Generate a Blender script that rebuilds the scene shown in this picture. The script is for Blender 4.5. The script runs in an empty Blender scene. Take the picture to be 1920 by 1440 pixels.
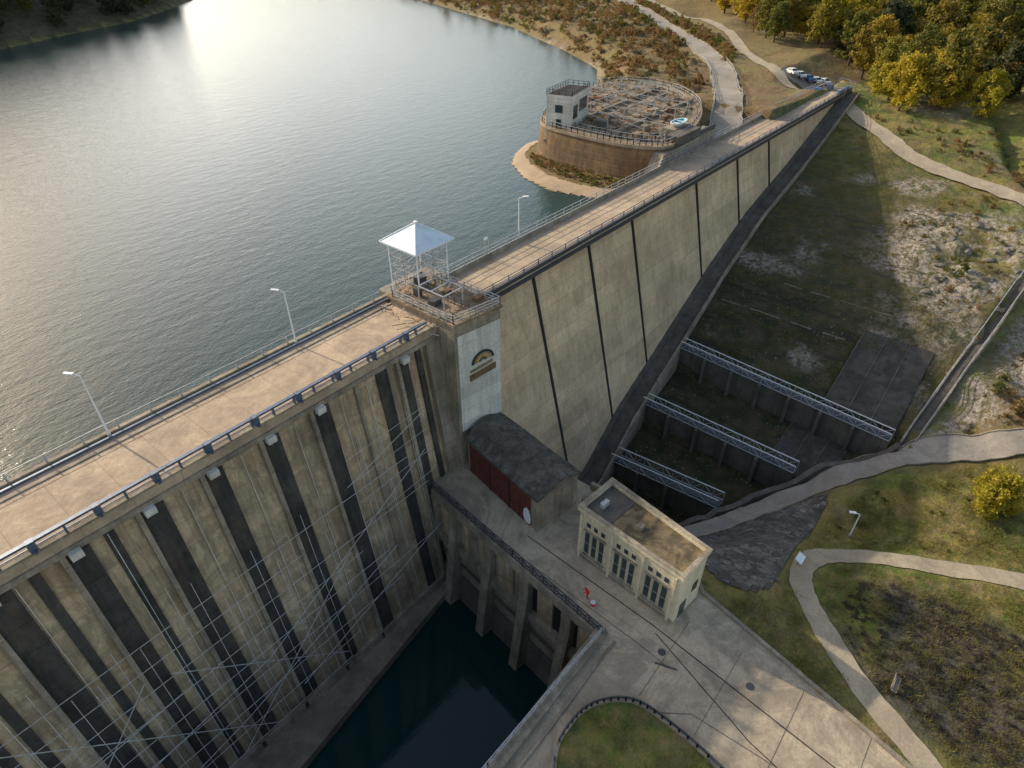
import bpy, math, random
import numpy as np
from mathutils import Vector, noise
random.seed(7); rng=np.random.default_rng(7)
D=bpy.data; C=bpy.context; COL=C.scene.collection

# ---------------------------------------------------------------- materials
def nmat(name):
    m=D.materials.new(name); m.use_nodes=True
    nt=m.node_tree; b=nt.nodes["Principled BSDF"]
    return m,nt,b
class G:
    def __init__(s,nt): s.nt=nt; s.tc=nt.nodes.new("ShaderNodeTexCoord")
    def n(s,t,**k):
        x=s.nt.nodes.new(t)
        for a,v in k.items(): setattr(x,a,v)
        return x
    def L(s,a,b): s.nt.links.new(a,b)
    def mapping(s,scale=(1,1,1),loc=(0,0,0),rot=(0,0,0)):
        m=s.n("ShaderNodeMapping"); m.inputs["Scale"].default_value=scale; m.inputs["Location"].default_value=loc
        m.inputs["Rotation"].default_value=rot
        s.L(s.tc.outputs["Object"],m.inputs[0]); return m.outputs[0]
    def noise(s,scale,detail=6,rough=.6,mp=None,dist=0.):
        x=s.n("ShaderNodeTexNoise"); x.inputs["Scale"].default_value=scale; x.inputs["Detail"].default_value=detail
        x.inputs["Roughness"].default_value=rough; x.inputs["Distortion"].default_value=dist
        s.L(mp if mp is not None else s.tc.outputs["Object"],x.inputs["Vector"]); return x.outputs["Fac"]
    def ramp(s,fac,stops,interp='LINEAR'):
        r=s.n("ShaderNodeValToRGB"); r.color_ramp.interpolation=interp
        el=r.color_ramp.elements
        while len(el)<len(stops): el.new(.5)
        for e,(p,c) in zip(el,stops):
            e.position=p; e.color=(c,c,c,1) if not hasattr(c,'__len__') else (*c,1)
        s.L(fac,r.inputs[0]); return r.outputs[0]
    def mix(s,fac,a,b,mode='MIX'):
        x=s.n("ShaderNodeMix",data_type='RGBA',blend_type=mode)
        for sock,v in ((x.inputs[0],fac),(x.inputs[6],a),(x.inputs[7],b)):
            if isinstance(v,(int,float)): sock.default_value=v if sock==x.inputs[0] else (v,v,v,1)
            elif isinstance(v,tuple): sock.default_value=(*v,1)
            else: s.L(v,sock)
        return x.outputs[2]
    def math(s,op,a,b=0.,c=None):
        x=s.n("ShaderNodeMath",operation=op)
        for i,v in enumerate((a,b,c)):
            if v is None: continue
            if isinstance(v,(int,float)): x.inputs[i].default_value=v
            else: s.L(v,x.inputs[i])
        return x.outputs[0]
    def sep(s):
        x=s.n("ShaderNodeSeparateXYZ"); s.L(s.tc.outputs["Object"],x.inputs[0]); return x.outputs
    def line(s,coord,period,width,off=0.):
        f=s.math('FRACT',s.math('DIVIDE',s.math('ADD',coord,off),period))
        return s.math('LESS_THAN',f,width/period)
    def bump(s,h,b,strength=.4,dist=.1):
        x=s.n("ShaderNodeBump"); x.inputs["Strength"].default_value=strength; x.inputs["Distance"].default_value=dist
        s.L(h,x.inputs["Height"]); s.L(x.outputs[0],b.inputs["Normal"])

def plain(name,col,rough=.6,metal=0.,var=.25,scale=3.):
    m,nt,b=nmat(name); g=G(nt)
    f=g.ramp(g.noise(scale,5),[(.3,1-var),(.7,1+var)])
    g.L(g.mix(1.,col,f,'MULTIPLY'),b.inputs["Base Color"])
    b.inputs["Roughness"].default_value=rough; b.inputs["Metallic"].default_value=metal
    return m

def concrete(name,light,dark,streak=.6,lift=0.,vj=0.,rust=0.,lowdark=None,scale=.35,jointcol=.55,vjoff=0.,moss=0.,cells=0.,lime=.4,blotch=0.,bscale=.13):
    m,nt,b=nmat(name); g=G(nt); x,y,z=g.sep()
    base=g.mix(g.ramp(g.noise(scale,8,.65),[(.35,0.),(.68,1.)]),light,dark)
    base=g.mix(1.,base,g.ramp(g.noise(scale*.25,4,.6),[(.3,.80),(.7,1.18)]),'MULTIPLY')
    fine=g.ramp(g.noise(4.,6,.7),[(.25,.75),(.75,1.2)])
    base=g.mix(1.,base,fine,'MULTIPLY')
    hb=g.noise(2.5,8,.7)
    if blotch:
        bf=g.ramp(g.noise(bscale,9,.74,g.mapping((1,1,1),(41,12,4)),1.2),[(.47,0.),(.56,1.)])
        base=g.mix(g.math('MULTIPLY',bf,blotch),base,tuple(c*.5 for c in dark))
    if streak:
        st=g.noise(1.,7,.7,g.mapping((.9,.9,.05)))
        st2=g.noise(1.,5,.6,g.mapping((4.,4.,.14),(3,7,1)))
        sf=g.ramp(g.math('ADD',g.math('MULTIPLY',st,.7),g.math('MULTIPLY',st2,.3)),[(.45,0.),(.62,1.)])
        base=g.mix(g.math('MULTIPLY',sf,streak),base,tuple(c*.42 for c in dark))
        lf=g.ramp(g.noise(1.,6,.65,g.mapping((2.2,2.2,.08),(31,7,5))),[(.63,0.),(.75,1.)])
        base=g.mix(g.math('MULTIPLY',lf,streak*lime),base,tuple(min(.7,c*1.35) for c in light))
    if rust:
        rf=g.ramp(g.noise(.5,6,.7,g.mapping((1,1,.35),(9,2,4))),[(.5,0.),(.72,1.)])
        base=g.mix(g.math('MULTIPLY',rf,rust),base,(.37,.215,.10))
    if moss:
        mf=g.ramp(g.noise(.25,8,.75,g.mapping((1,1,1),(19,2,4))),[(.47,0.),(.62,1.)])
        base=g.mix(g.math('MULTIPLY',mf,moss),base,(.055,.05,.03))
    if cells:
        v=g.n("ShaderNodeTexVoronoi",feature='DISTANCE_TO_EDGE'); v.inputs["Scale"].default_value=cells
        g.L(g.mapping((1,.6,1),(0,0,0),(0,0,.5)),v.inputs["Vector"])
        v2=g.n("ShaderNodeTexVoronoi"); v2.inputs["Scale"].default_value=cells
        g.L(g.mapping((1,.6,1),(0,0,0),(0,0,.5)),v2.inputs["Vector"])
        sc=g.n("ShaderNodeSeparateColor"); g.L(v2.outputs["Color"],sc.inputs[0])
        base=g.mix(1.,base,g.ramp(sc.outputs[0],[(0.,.55),(1.,1.5)]),'MULTIPLY')
        base=g.mix(g.ramp(v.outputs["Distance"],[(.0,.75),(.09,0.)]),base,tuple(c*.35 for c in dark))
        hb=g.math('ADD',hb,g.ramp(v.outputs["Distance"],[(.0,0.),(.15,1.)]))
    if lift:
        cell=g.math('FLOOR',g.math('DIVIDE',z,lift))
        cx=g.math('FLOOR',g.math('DIVIDE',x,11.3))
        wn=g.n("ShaderNodeTexWhiteNoise",noise_dimensions='2D'); cb=g.n("ShaderNodeCombineXYZ")
        g.L(cell,cb.inputs[0]); g.L(cx,cb.inputs[1]); g.L(cb.outputs[0],wn.inputs["Vector"])
        base=g.mix(1.,base,g.ramp(wn.outputs["Value"],[(0.,.84),(1.,1.08)]),'MULTIPLY')
        ln=g.line(z,lift,.09)
        nz=g.ramp(g.noise(.7,4),[(.35,.2),(.6,1.)])
        base=g.mix(g.math('MULTIPLY',g.math('MULTIPLY',ln,.7),nz),base,tuple(c*jointcol for c in dark))
    if vj:
        ln=g.line(x,vj,.08,vjoff)
        base=g.mix(g.math('MULTIPLY',ln,.55),base,tuple(c*jointcol for c in dark))
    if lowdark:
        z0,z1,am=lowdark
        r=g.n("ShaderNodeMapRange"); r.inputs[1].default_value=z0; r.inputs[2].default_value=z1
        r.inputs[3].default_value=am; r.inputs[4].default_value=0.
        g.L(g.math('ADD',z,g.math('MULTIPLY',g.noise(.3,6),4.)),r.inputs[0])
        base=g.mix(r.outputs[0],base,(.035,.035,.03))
    g.L(base,b.inputs["Base Color"]); b.inputs["Roughness"].default_value=.9
    g.bump(hb,b,.5,.12)
    return m

M={}
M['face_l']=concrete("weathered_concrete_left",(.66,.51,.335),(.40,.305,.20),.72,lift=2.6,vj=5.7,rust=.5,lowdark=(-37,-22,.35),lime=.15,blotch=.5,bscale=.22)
M['face_dark']=concrete("black_stained_concrete",(.085,.078,.07),(.025,.024,.023),.6,lift=2.6,rust=.12)
M['face_mid']=concrete("rib_concrete",(.44,.37,.28),(.23,.195,.15),.6,lift=2.6,blotch=.3)
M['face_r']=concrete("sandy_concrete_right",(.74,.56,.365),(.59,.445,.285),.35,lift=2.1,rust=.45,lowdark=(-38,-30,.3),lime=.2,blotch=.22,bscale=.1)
M['joint']=plain("joint_seal",(.018,.018,.02),.8)
M['crest']=concrete("crest_slab",(.56,.43,.30),(.38,.29,.205),0,vj=4.,scale=.5,moss=.3,blotch=.3,bscale=.3)
M['crest_r']=concrete("crest_road",(.53,.41,.285),(.38,.295,.21),0,vj=9.,scale=.4,moss=.2,blotch=.3,bscale=.25)
M['plaza']=concrete("plaza_concrete",(.58,.485,.355),(.40,.335,.25),0,vj=6.,scale=.14,moss=.3,blotch=.55)
M['conc']=concrete("old_concrete",(.44,.375,.285),(.23,.195,.15),.5,moss=.35,lime=.2,blotch=.3,bscale=.3)
M['concd']=concrete("dark_concrete",(.17,.15,.125),(.08,.072,.062),.5,moss=.4)
M['ledge']=concrete("toe_concrete",(.31,.255,.185),(.20,.165,.125),0,moss=.4,blotch=.4)
M['white']=concrete("white_paint_weathered",(.78,.76,.70),(.62,.60,.55),.45,lift=1.9,rust=.12,blotch=.2,bscale=.35)
M['cream']=concrete("cream_render",(.78,.68,.49),(.60,.515,.37),.45,blotch=.2,bscale=.3)
M['roofm']=concrete("mossy_roof",(.30,.22,.12),(.07,.062,.042),0,scale=.6,moss=.4,blotch=.6,bscale=.4)
M['roofd']=concrete("bitumen_roof",(.17,.155,.13),(.055,.052,.045),0,scale=.9,moss=.4,blotch=.6,bscale=.5)
M['redw']=plain("oxide_red_boards",(.12,.028,.022),.7,0,.4,1.2)
M['steel']=plain("galvanised_steel",(.38,.40,.42),.5,.2)
M['fsteel']=plain("faded_scaffold_tube",(.52,.51,.49),.6,.0)
M['bluest']=plain("blue_grey_pipe",(.10,.135,.20),.45,.3)
M['dsteel']=plain("dark_steel",(.07,.075,.085),.55,.3)
M['whitep']=plain("white_metal",(.72,.75,.77),.45,.0,.08)
M['roofw']=plain("pale_blue_roof",(.62,.71,.78),.5,0,.12,.8)
M['glass']=plain("dark_glass",(.03,.045,.05),.12)
M['tealg']=plain("teal_shutter",(.16,.22,.20),.5)
M['black']=plain("flat_black",(.012,.012,.012),.9)
M['red']=plain("red_cloth",(.65,.02,.015),.8)
M['skin']=plain("skin",(.45,.27,.19),.6)
M['stone']=concrete("brown_masonry",(.28,.175,.09),(.13,.085,.05),.5,lift=.7,moss=.4)
M['rusty']=plain("rusty_iron",(.20,.10,.055),.8,.1,.4)
M['gravel']=concrete("dry_debris",(.40,.29,.18),(.19,.145,.095),0,scale=1.2,moss=.5,blotch=.4)
M['asph']=concrete("pale_road",(.33,.30,.255),(.24,.215,.185),0,scale=.3,blotch=.3,bscale=.3)
M['path']=concrete("gravel_path",(.43,.365,.26),(.32,.27,.20),0,scale=.4,blotch=.3,bscale=.3)
M['pave']=concrete("dark_stone_pitching",(.17,.155,.14),(.08,.075,.07),0,scale=.8,moss=.35,cells=1.6)
M['slab']=concrete("dark_spillway_slab",(.11,.10,.09),(.045,.042,.038),.3,scale=.7,moss=.7,vj=3.,blotch=.6,bscale=.3)
M['beach']=concrete("beach_sand",(.46,.35,.23),(.36,.27,.18),0,scale=.3,blotch=.3)
M['yellow']=plain("ochre",(.45,.32,.09),.6)
M['turq']=plain("turquoise",(.10,.42,.50),.3)
M['tyre']=plain("tyre",(.02,.02,.02),.8)
M['carblue']=plain("blue_paint",(.08,.2,.42),.25)
M['carwhite']=plain("white_car_paint",(.7,.72,.74),.25,0,.05)
M['bark']=plain("bark",(.09,.065,.045),.9)
M['rockm']=concrete("boulder_stone",(.30,.26,.21),(.14,.12,.10),0,scale=1.5,moss=.5)

def leafmat(name,c1,c2,c3):
    m,nt,b=nmat(name); g=G(nt)
    oi=g.n("ShaderNodeObjectInfo"); geo=g.n("ShaderNodeNewGeometry")
    r=g.math('FRACT',g.math('ADD',g.math('MULTIPLY',geo.outputs["Random Per Island"],.5),g.math('MULTIPLY',oi.outputs["Random"],.7)))
    col=g.ramp(r,[(0.,c1),(.5,c2),(1.,c3)])
    g.L(col,b.inputs["Base Color"]); b.inputs["Roughness"].default_value=.7
    tr=g.n("ShaderNodeBsdfTranslucent"); g.L(col,tr.inputs[0])
    mx=g.n("ShaderNodeMixShader"); mx.inputs[0].default_value=.45
    g.L(b.outputs[0],mx.inputs[1]); g.L(tr.outputs[0],mx.inputs[2]); g.L(mx.outputs[0],nt.nodes["Material Output"].inputs[0])
    return m
M['leafg']=leafmat("leaf_green",(.06,.08,.014),(.13,.14,.02),(.24,.19,.028))
M['leafo']=leafmat("leaf_olive",(.15,.16,.018),(.27,.23,.025),(.22,.14,.025))
M['leafy']=leafmat("leaf_yellow",(.28,.27,.02),(.46,.37,.03),(.36,.22,.03))
M['leafb']=leafmat("leaf_brown",(.22,.13,.05),(.29,.165,.06),(.18,.15,.045))
M['leafd']=leafmat("leaf_dark",(.03,.045,.016),(.055,.07,.022),(.09,.085,.03))
M['leafk']=leafmat("leaf_dry_dark",(.055,.047,.04),(.095,.08,.062),(.07,.065,.04))
M['grassb']=leafmat("grass_blades",(.13,.16,.028),(.22,.20,.045),(.30,.23,.08))

# ---------------------------------------------------------------- mesh builder
class MB:
    def __init__(s): s.v=[];s.f=[];s.m=[];s.mats=[]
    def mi(s,k):
        if k not in s.mats: s.mats.append(k)
        return s.mats.index(k)
    def add(s,vs,fs,k):
        o=len(s.v); i=s.mi(k); s.v+= [tuple(p) for p in vs]
        for f in fs: s.f.append([a+o for a in f]); s.m.append(i)
        return s
    def hexa(s,b,t,k):
        return s.add(list(b)+list(t),[(3,2,1,0),(4,5,6,7),(0,1,5,4),(1,2,6,5),(2,3,7,6),(3,0,4,7)],k)
    def box(s,x0,x1,y0,y1,z0,z1,k):
        return s.hexa([(x0,y0,z0),(x1,y0,z0),(x1,y1,z0),(x0,y1,z0)],[(x0,y0,z1),(x1,y0,z1),(x1,y1,z1),(x0,y1,z1)],k)
    def prism(s,poly,z0,z1,k,ktop=None):
        a=sum(poly[i][0]*poly[(i+1)%len(poly)][1]-poly[(i+1)%len(poly)][0]*poly[i][1] for i in range(len(poly)))
        if a<0: poly=poly[::-1]
        n=len(poly)
        s.add([(x,y,z0) for x,y in poly]+[(x,y,z1) for x,y in poly],
              [tuple(reversed(range(n)))]+[(i,(i+1)%n,n+(i+1)%n,n+i) for i in range(n)],k)
        return s.add([(x,y,z1) for x,y in poly],[tuple(range(n))],ktop or k)
    def extr(s,prof,x0,x1,k):
        n=len(prof)
        return s.add([(x0,y,z) for y,z in prof]+[(x1,y,z) for y,z in prof],
              [tuple(reversed(range(n))),tuple(range(n,2*n))]+[(i,(i+1)%n,n+(i+1)%n,n+i) for i in range(n)],k)
    def beam(s,p,q,w,h,k,up=(0,0,1)):
        p=Vector(p);q=Vector(q);d=(q-p)
        if d.length<1e-6: return s
        d.normalize();u=Vector(up)
        if abs(d.dot(u))>.98: u=Vector((1,0,0))
        r=d.cross(u).normalized()*w/2; u2=r.cross(d).normalized()*h/2
        b=[p-r-u2,p+r-u2,p+r+u2,p-r+u2]; t=[a+(q-p) for a in b]
        return s.add(b+t,[(3,2,1,0),(4,5,6,7),(0,1,5,4),(1,2,6,5),(2,3,7,6),(3,0,4,7)],k)
    def cyl(s,p,q,r0,r1,k,n=8):
        p=Vector(p);q=Vector(q);d=(q-p).normalized();u=Vector((0,0,1)) if abs(d.z)<.9 else Vector((1,0,0))
        a=d.cross(u).normalized();b=d.cross(a)
        vs=[p+(a*math.cos(t)+b*math.sin(t))*r0 for t in [2*math.pi*i/n for i in range(n)]]
        vs+=[q+(a*math.cos(t)+b*math.sin(t))*r1 for t in [2*math.pi*i/n for i in range(n)]]
        return s.add(vs,[tuple(reversed(range(n))),tuple(range(n,2*n))]+[(i,(i+1)%n,n+(i+1)%n,n+i) for i in range(n)],k)
    def obj(s,name,parent=None,smooth=False):
        me=D.meshes.new(name); me.from_pydata(s.v,[],s.f)
        for k in s.mats: me.materials.append(M[k])
        me.polygons.foreach_set("material_index",s.m)
        if smooth: me.polygons.foreach_set("use_smooth",[True]*len(s.f))
        me.update()
        import bmesh
        bm=bmesh.new(); bm.from_mesh(me); bmesh.ops.recalc_face_normals(bm,faces=bm.faces); bm.to_mesh(me); bm.free()
        o=D.objects.new(name,me); COL.objects.link(o)
        if parent: o.parent=parent
        return o
def empty(name,loc=(0,0,0)):
    o=D.objects.new(name,None); o.location=loc; COL.objects.link(o); return o
def lerp(a,b,t): return a+(b-a)*t

# ---------------------------------------------------------------- terrain
LAKE=-4.0; POOL=-37.3
ZX=[-400,-90,-60,-45,48,64,75,89,110,128,151,190,230,300,500,1500]
ZZ=[40,8,-8,-38,-38,-35,-30,-25.5,-18.5,-13.5,-9.3,-1,2.5,7,30,120]
def zt(x): return np.interp(x,ZX,ZZ)
SX=ZX[:5]+[60,68.3,69.3,78.5,79.5,91.2,92.2]+ZX[8:]
SZ=ZZ[:5]+[-37.5,-37.2,-34.2,-33.2,-30.4,-29.0,-24.9]+ZZ[8:]
def zs(x): return np.interp(x,SX,SZ)
shore=[(100,5),(95.5,14),(93.5,22),(96,30),(101,37),(106,40.5),(113,43),(123,42.5),(135,45),(150,52),(170,62),(191,76),(200,88),(211,103),(226,128),(243,155),(262,200),(287,257),(310,330),(330,420),(420,700),(700,1500),(2500,1500),(2500,-300),(100,-300)]
shoreL=[(-2500,180),(-500,190),(-60,215),(20,240),(80,263),(110,280),(146,298),(175,325),(206,355),(235,420),(240,520),(200,700),(150,1500),(-2500,1500)]
def seg_d(px,py,poly,closed=True):
    d=np.full(px.shape,1e9); ins=np.zeros(px.shape,bool); n=len(poly)
    for i in range(n if closed else n-1):
        x0,y0=poly[i];x1,y1=poly[(i+1)%n]
        dx,dy=x1-x0,y1-y0;t=np.clip(((px-x0)*dx+(py-y0)*dy)/(dx*dx+dy*dy+1e-9),0,1)
        d=np.minimum(d,np.hypot(px-x0-t*dx,py-y0-t*dy))
        if closed and y0!=y1:
            c=((y0>py)!=(y1>py))&(px<(x1-x0)*(py-y0)/(y1-y0)+x0); ins^=c
    return d,ins
def vnoise(x,y,seed):
    r=np.random.default_rng(seed); T=r.random((256,256))
    xi=np.floor(x).astype(int);yi=np.floor(y).astype(int);fx=x-xi;fy=y-yi
    fx=fx*fx*(3-2*fx);fy=fy*fy*(3-2*fy)
    g=lambda a,b:T[a%256,b%256]
    return (g(xi,yi)*(1-fx)+g(xi+1,yi)*fx)*(1-fy)+(g(xi,yi+1)*(1-fx)+g(xi+1,yi+1)*fx)*fy-.5
def fbm(x,y,s,o=4,seed=1):
    t=0;a=1.
    for i in range(o): t=t+a*vnoise(x/s*2**i,y/s*2**i,seed+i);a*=.5
    return t
basin=[(36,4),(36,-2),(46,-18),(50,-30),(57,-25),(63,-28),(69,-31.5),(76,-35.5),(83,-40),(89,-45.5),(110,-48.5),(133,-51),(150,-51),(170,-40),(200,-30),(200,4)]
ctrl=np.array([(44,-36,-20.3),(42,-46,-20.3),(39,-57,-20.3),(34,-75,-20.3),(0,-70,-20.3),(0,-40,-20.3),(-30,-50,-20.3),(48,-41,-20.6),(49,-36,-21.5),(57,-42,-22),(52,-54,-20.8),(50,-70,-20.5),(69,-62,-21.5),(78,-58,-21.8),(60,-52,-21.5),
 (57,-26,-29.5),(63,-29,-29.6),(69,-33,-28.9),(76,-37,-28),(83,-42,-26.5),(89,-47,-25),(93,-52,-23.5),(97,-60,-22),(104,-75,-19),(66,-39,-26),(72,-43,-24),(80,-50,-22.5),(110,-51,-19.5),(133,-53,-13.5),(118,-62,-19.5),(125,-75,-15),(150,-75,-5),(150,-58,-9),(160,-48,-7.5),(170,-60,-3),(200,-60,4),(100,-95,-16),(60,-110,-17),(0,-120,-16),(150,-120,2),(250,-60,8),(250,-150,15),(-60,-120,-5),(80,-200,0),(400,-100,30)],float)
def rbf(x,y):
    num=np.zeros(x.shape);den=np.zeros(x.shape)
    for cx,cy,cz in ctrl:
        w=1./((x-cx)**2+(y-cy)**2+3.)**1.7; num+=w*cz;den+=w
    return num/den
def height(x,y):
    d,ins=seg_d(x,y,basin)
    rk_=np.exp(-((x-133)/20)**2-((y+43)/10)**2)
    a=zs(x)+fbm(x,y,9,4,11)*.7*np.clip((x-95)/40,0,1)+np.abs(fbm(x,y,5,5,61))*3.2*rk_
    b=rbf(x,y)+fbm(x,y,12,4,3)*.8*np.clip((np.abs(x-45)-4)/10,0,1)+fbm(x,y,6,5,71)*2.2*np.exp(-((x-112)/16)**2-((y+56)/5)**2)
    t=np.where(ins,0,np.clip(d/1.2,0,1)); dn=a*(1-t)+b*t
    dn=np.where((x<33.8)&(x>-60)&(y<=-30),np.minimum(dn,-20.3),dn)
    dn=np.where((y>-36)&(x>33)&(x<50.),np.minimum(dn,-20.6),dn)
    pool=(x<41)&(y>-29)&(x>-60); dn=np.where(pool,-42,dn)
    pool=(x<32)&(y>-32)&(x>-60); dn=np.where(pool,-42,dn)
    d1,i1=seg_d(x,y,shore); d2,i2=seg_d(x,y,shoreL)
    nz=fbm(x,y,22,5,31)
    h1=LAKE+np.minimum(d1*.38,3.6)+np.clip(d1-12,0,None)*.035+nz*np.clip(d1/12,0,1)*2.2
    h1=np.where((x<152)&(y<60),np.minimum(h1,-.6),h1)
    h1=np.where((x<120)&(y<60),np.minimum(h1,LAKE+.15+np.minimum(d1*.10,1.0)),h1)
    h1=h1+np.clip((x-300)/200,0,3)*25
    h2=LAKE+np.minimum(d2*.55,60)*.8+nz*np.clip(d2/15,0,1)*5
    up=np.where(i1,h1,np.where(i2,h2,-np.minimum(4.+np.minimum(d1,d2)*.3,14.)))
    w=np.clip((y-1)/3.,0,1); wide=np.clip((y+6)/26.,0,1)
    k=np.clip((x-182)/14,0,1); w=w*(1-k)+wide*k
    return dn*(1-w)+up*w
def axis(stops):
    out=[]
    for (a,b,st) in stops: out+=list(np.arange(a,b,st))
    return np.array(out+[stops[-1][1]],float)
AX=axis([(-2400,-400,250),(-400,-80,20),(-80,20,4),(20,200,1.),(200,320,2),(320,600,12),(600,2400,150)])
AY=axis([(-2000,-300,200),(-300,-110,15),(-110,-66,3),(-66,60,1.),(60,200,2.5),(200,420,6),(420,900,40),(900,3000,250)])
GX,GY=np.meshgrid(AX,AY); GZ=height(GX,GY)
def H(x,y):
    i=min(max(int(np.searchsorted(AX,x))-1,0),len(AX)-2); j=min(max(int(np.searchsorted(AY,y))-1,0),len(AY)-2)
    u=(x-AX[i])/(AX[i+1]-AX[i]);v=(y-AY[j])/(AY[j+1]-AY[j])
    return float((GZ[j,i]*(1-u)+GZ[j,i+1]*u)*(1-v)+(GZ[j+1,i]*(1-u)+GZ[j+1,i+1]*u)*v)
nx,ny=len(AX),len(AY)
me=D.meshes.new("ground")
vs=np.stack([GX.ravel(),GY.ravel(),GZ.ravel()],1)
ii=np.arange(nx*ny).reshape(ny,nx)
fs=np.stack([ii[:-1,:-1].ravel(),ii[:-1,1:].ravel(),ii[1:,1:].ravel(),ii[1:,:-1].ravel()],1)
me.from_pydata(vs.tolist(),[],fs.tolist()); me.polygons.foreach_set("use_smooth",[True]*len(fs))
def pmask(poly,soft):
    d,ins=seg_d(GX,GY,poly); return np.clip(.5+np.where(ins,d,-d)/soft,0,1)
dS,iS=seg_d(GX,GY,shore)
R=np.clip(np.where((GY>4)&iS,1-np.clip((GX-185)/80,0,.2),0),0,1)
R=np.maximum(R,pmask([(84,-50),(100,-52),(135,-58),(140,-75),(110,-70),(95,-64)],6)*.9)
R=np.maximum(R,pmask([(128,-52),(160,-60),(170,-90),(130,-90)],10)*.6)
rock=np.clip(.45+fbm(GX,GY,6,4,77)*3,0,1)*pmask([(110,-42),(120,-30),(146,-27),(158,-42),(134,-54),(110,-50)],8)
rock=np.maximum(rock,np.clip(1-dS/3.5,0,1)*(GY>4)*np.clip(.5+fbm(GX,GY,10,3,5)*2,0,1)*iS*(GX>120))
rock=np.maximum(rock,pmask([(90,-48),(112,-51),(130,-54),(118,-60),(100,-56)],3)*np.clip(.5+fbm(GX,GY,5,3,15)*2,0,1))
rock=np.maximum(rock,np.clip(fbm(GX,GY,9,4,177)*4-.6,0,1)*pmask(basin,3)*(GX>95)*.8)
B=pmask([(36,4),(36,-10),(50,-30),(63,-28),(76,-35.5),(89,-46),(110,-48),(118,-8),(118,4)],5)
B=np.maximum(B,np.clip((185-GX)/50,0,1)*pmask(basin,2)*.9*np.clip(1-np.clip((-GY-30)/16,0,1)*np.clip((GX-118)/20,0,1),0,1))  # moss tone carried upslope to paint in the dam's shadow, fading at its edge
dL,iL=seg_d(GX,GY,shoreL); B=np.maximum(B,iL*.9)
DK=pmask([(47,-50),(52,-47),(56,-46.5),(59,-49),(61,-55),(62,-66),(50,-72),(44,-64),(43,-57)],2.5)*np.clip(.9+fbm(GX,GY,5,3,25)*2,0,1)
ca=me.color_attributes.new("mask",'FLOAT_COLOR','POINT')
ca.data.foreach_set("color",np.stack([R.ravel(),rock.ravel(),B.ravel(),np.ones(nx*ny)],1).ravel())
ca=me.color_attributes.new("mask2",'FLOAT_COLOR','POINT')
ca.data.foreach_set("color",np.stack([DK.ravel(),DK.ravel(),DK.ravel(),np.ones(nx*ny)],1).ravel())
m,nt,b=nmat("ground_cover"); g=G(nt)
at=g.n("ShaderNodeVertexColor"); at.layer_name="mask"; sp=g.n("ShaderNodeSeparateColor"); g.L(at.outputs[0],sp.inputs[0])
at2=g.n("ShaderNodeVertexColor"); at2.layer_name="mask2"
n1=g.noise(.09,8,.65); n2=g.noise(.8,7,.7); n3=g.noise(5.,5,.7)
grass=g.mix(g.ramp(n1,[(.42,0.),(.56,1.)]),(.115,.155,.022),(.23,.19,.05))
grass=g.mix(g.ramp(n2,[(.5,0.),(.66,1.)]),grass,(.28,.20,.08))
grass=g.mix(g.ramp(g.noise(.3,7,.75),[(.47,0.),(.6,.85)]),grass,(.07,.08,.022))
grass=g.mix(g.ramp(g.noise(.16,7,.75,g.mapping((1,1,1),(50,3,9))),[(.52,0.),(.64,.85)]),grass,(.21,.15,.08))
brown=g.mix(g.ramp(n2,[(.35,0.),(.65,1.)]),(.23,.145,.065),(.12,.08,.035))
brown=g.mix(g.ramp(n1,[(.48,0.),(.58,1.)]),brown,(.16,.135,.045))
col=g.mix(sp.outputs[0],grass,brown)
moss_shade=g.mix(g.ramp(g.noise(.35,8,.75),[(.42,0.),(.58,1.)]),(.030,.037,.010),(.085,.066,.032))
moss_shade=g.mix(g.ramp(g.noise(1.,7,.7,g.mapping((.25,.06,1))),[(.5,0.),(.62,.8)]),moss_shade,(.018,.019,.013))
spk=g.ramp(g.noise(2.6,2,.5),[(.70,0.),(.73,1.)])
moss_shade=g.mix(g.math('MULTIPLY',spk,.8),moss_shade,(.45,.45,.42))
col=g.mix(sp.outputs[2],col,moss_shade)
dk=g.mix(g.ramp(n2,[(.35,0.),(.65,1.)]),(.045,.039,.034),(.10,.088,.072))
col=g.mix(at2.outputs[0],col,dk)
rk=g.mix(g.ramp(g.noise(1.4,8,.8),[(.4,0.),(.6,1.)]),(.13,.11,.09),(.46,.40,.34))
rf=g.math('MULTIPLY',sp.outputs[1],g.ramp(g.noise(.7,8,.75),[(.42,.1),(.52,1.)]))
col=g.mix(rf,col,rk)
col=g.mix(1.,col,g.ramp(n3,[(.25,.6),(.75,1.4)]),'MULTIPLY')
g.L(col,b.inputs["Base Color"]); b.inputs["Roughness"].default_value=.95
g.bump(g.math('ADD',g.noise(1.5,8,.75),g.math('MULTIPLY',g.noise(.3,4),2.)),b,.9,.4)
me.materials.append(m); ground=D.objects.new("ground",me); COL.objects.link(ground)

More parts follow.
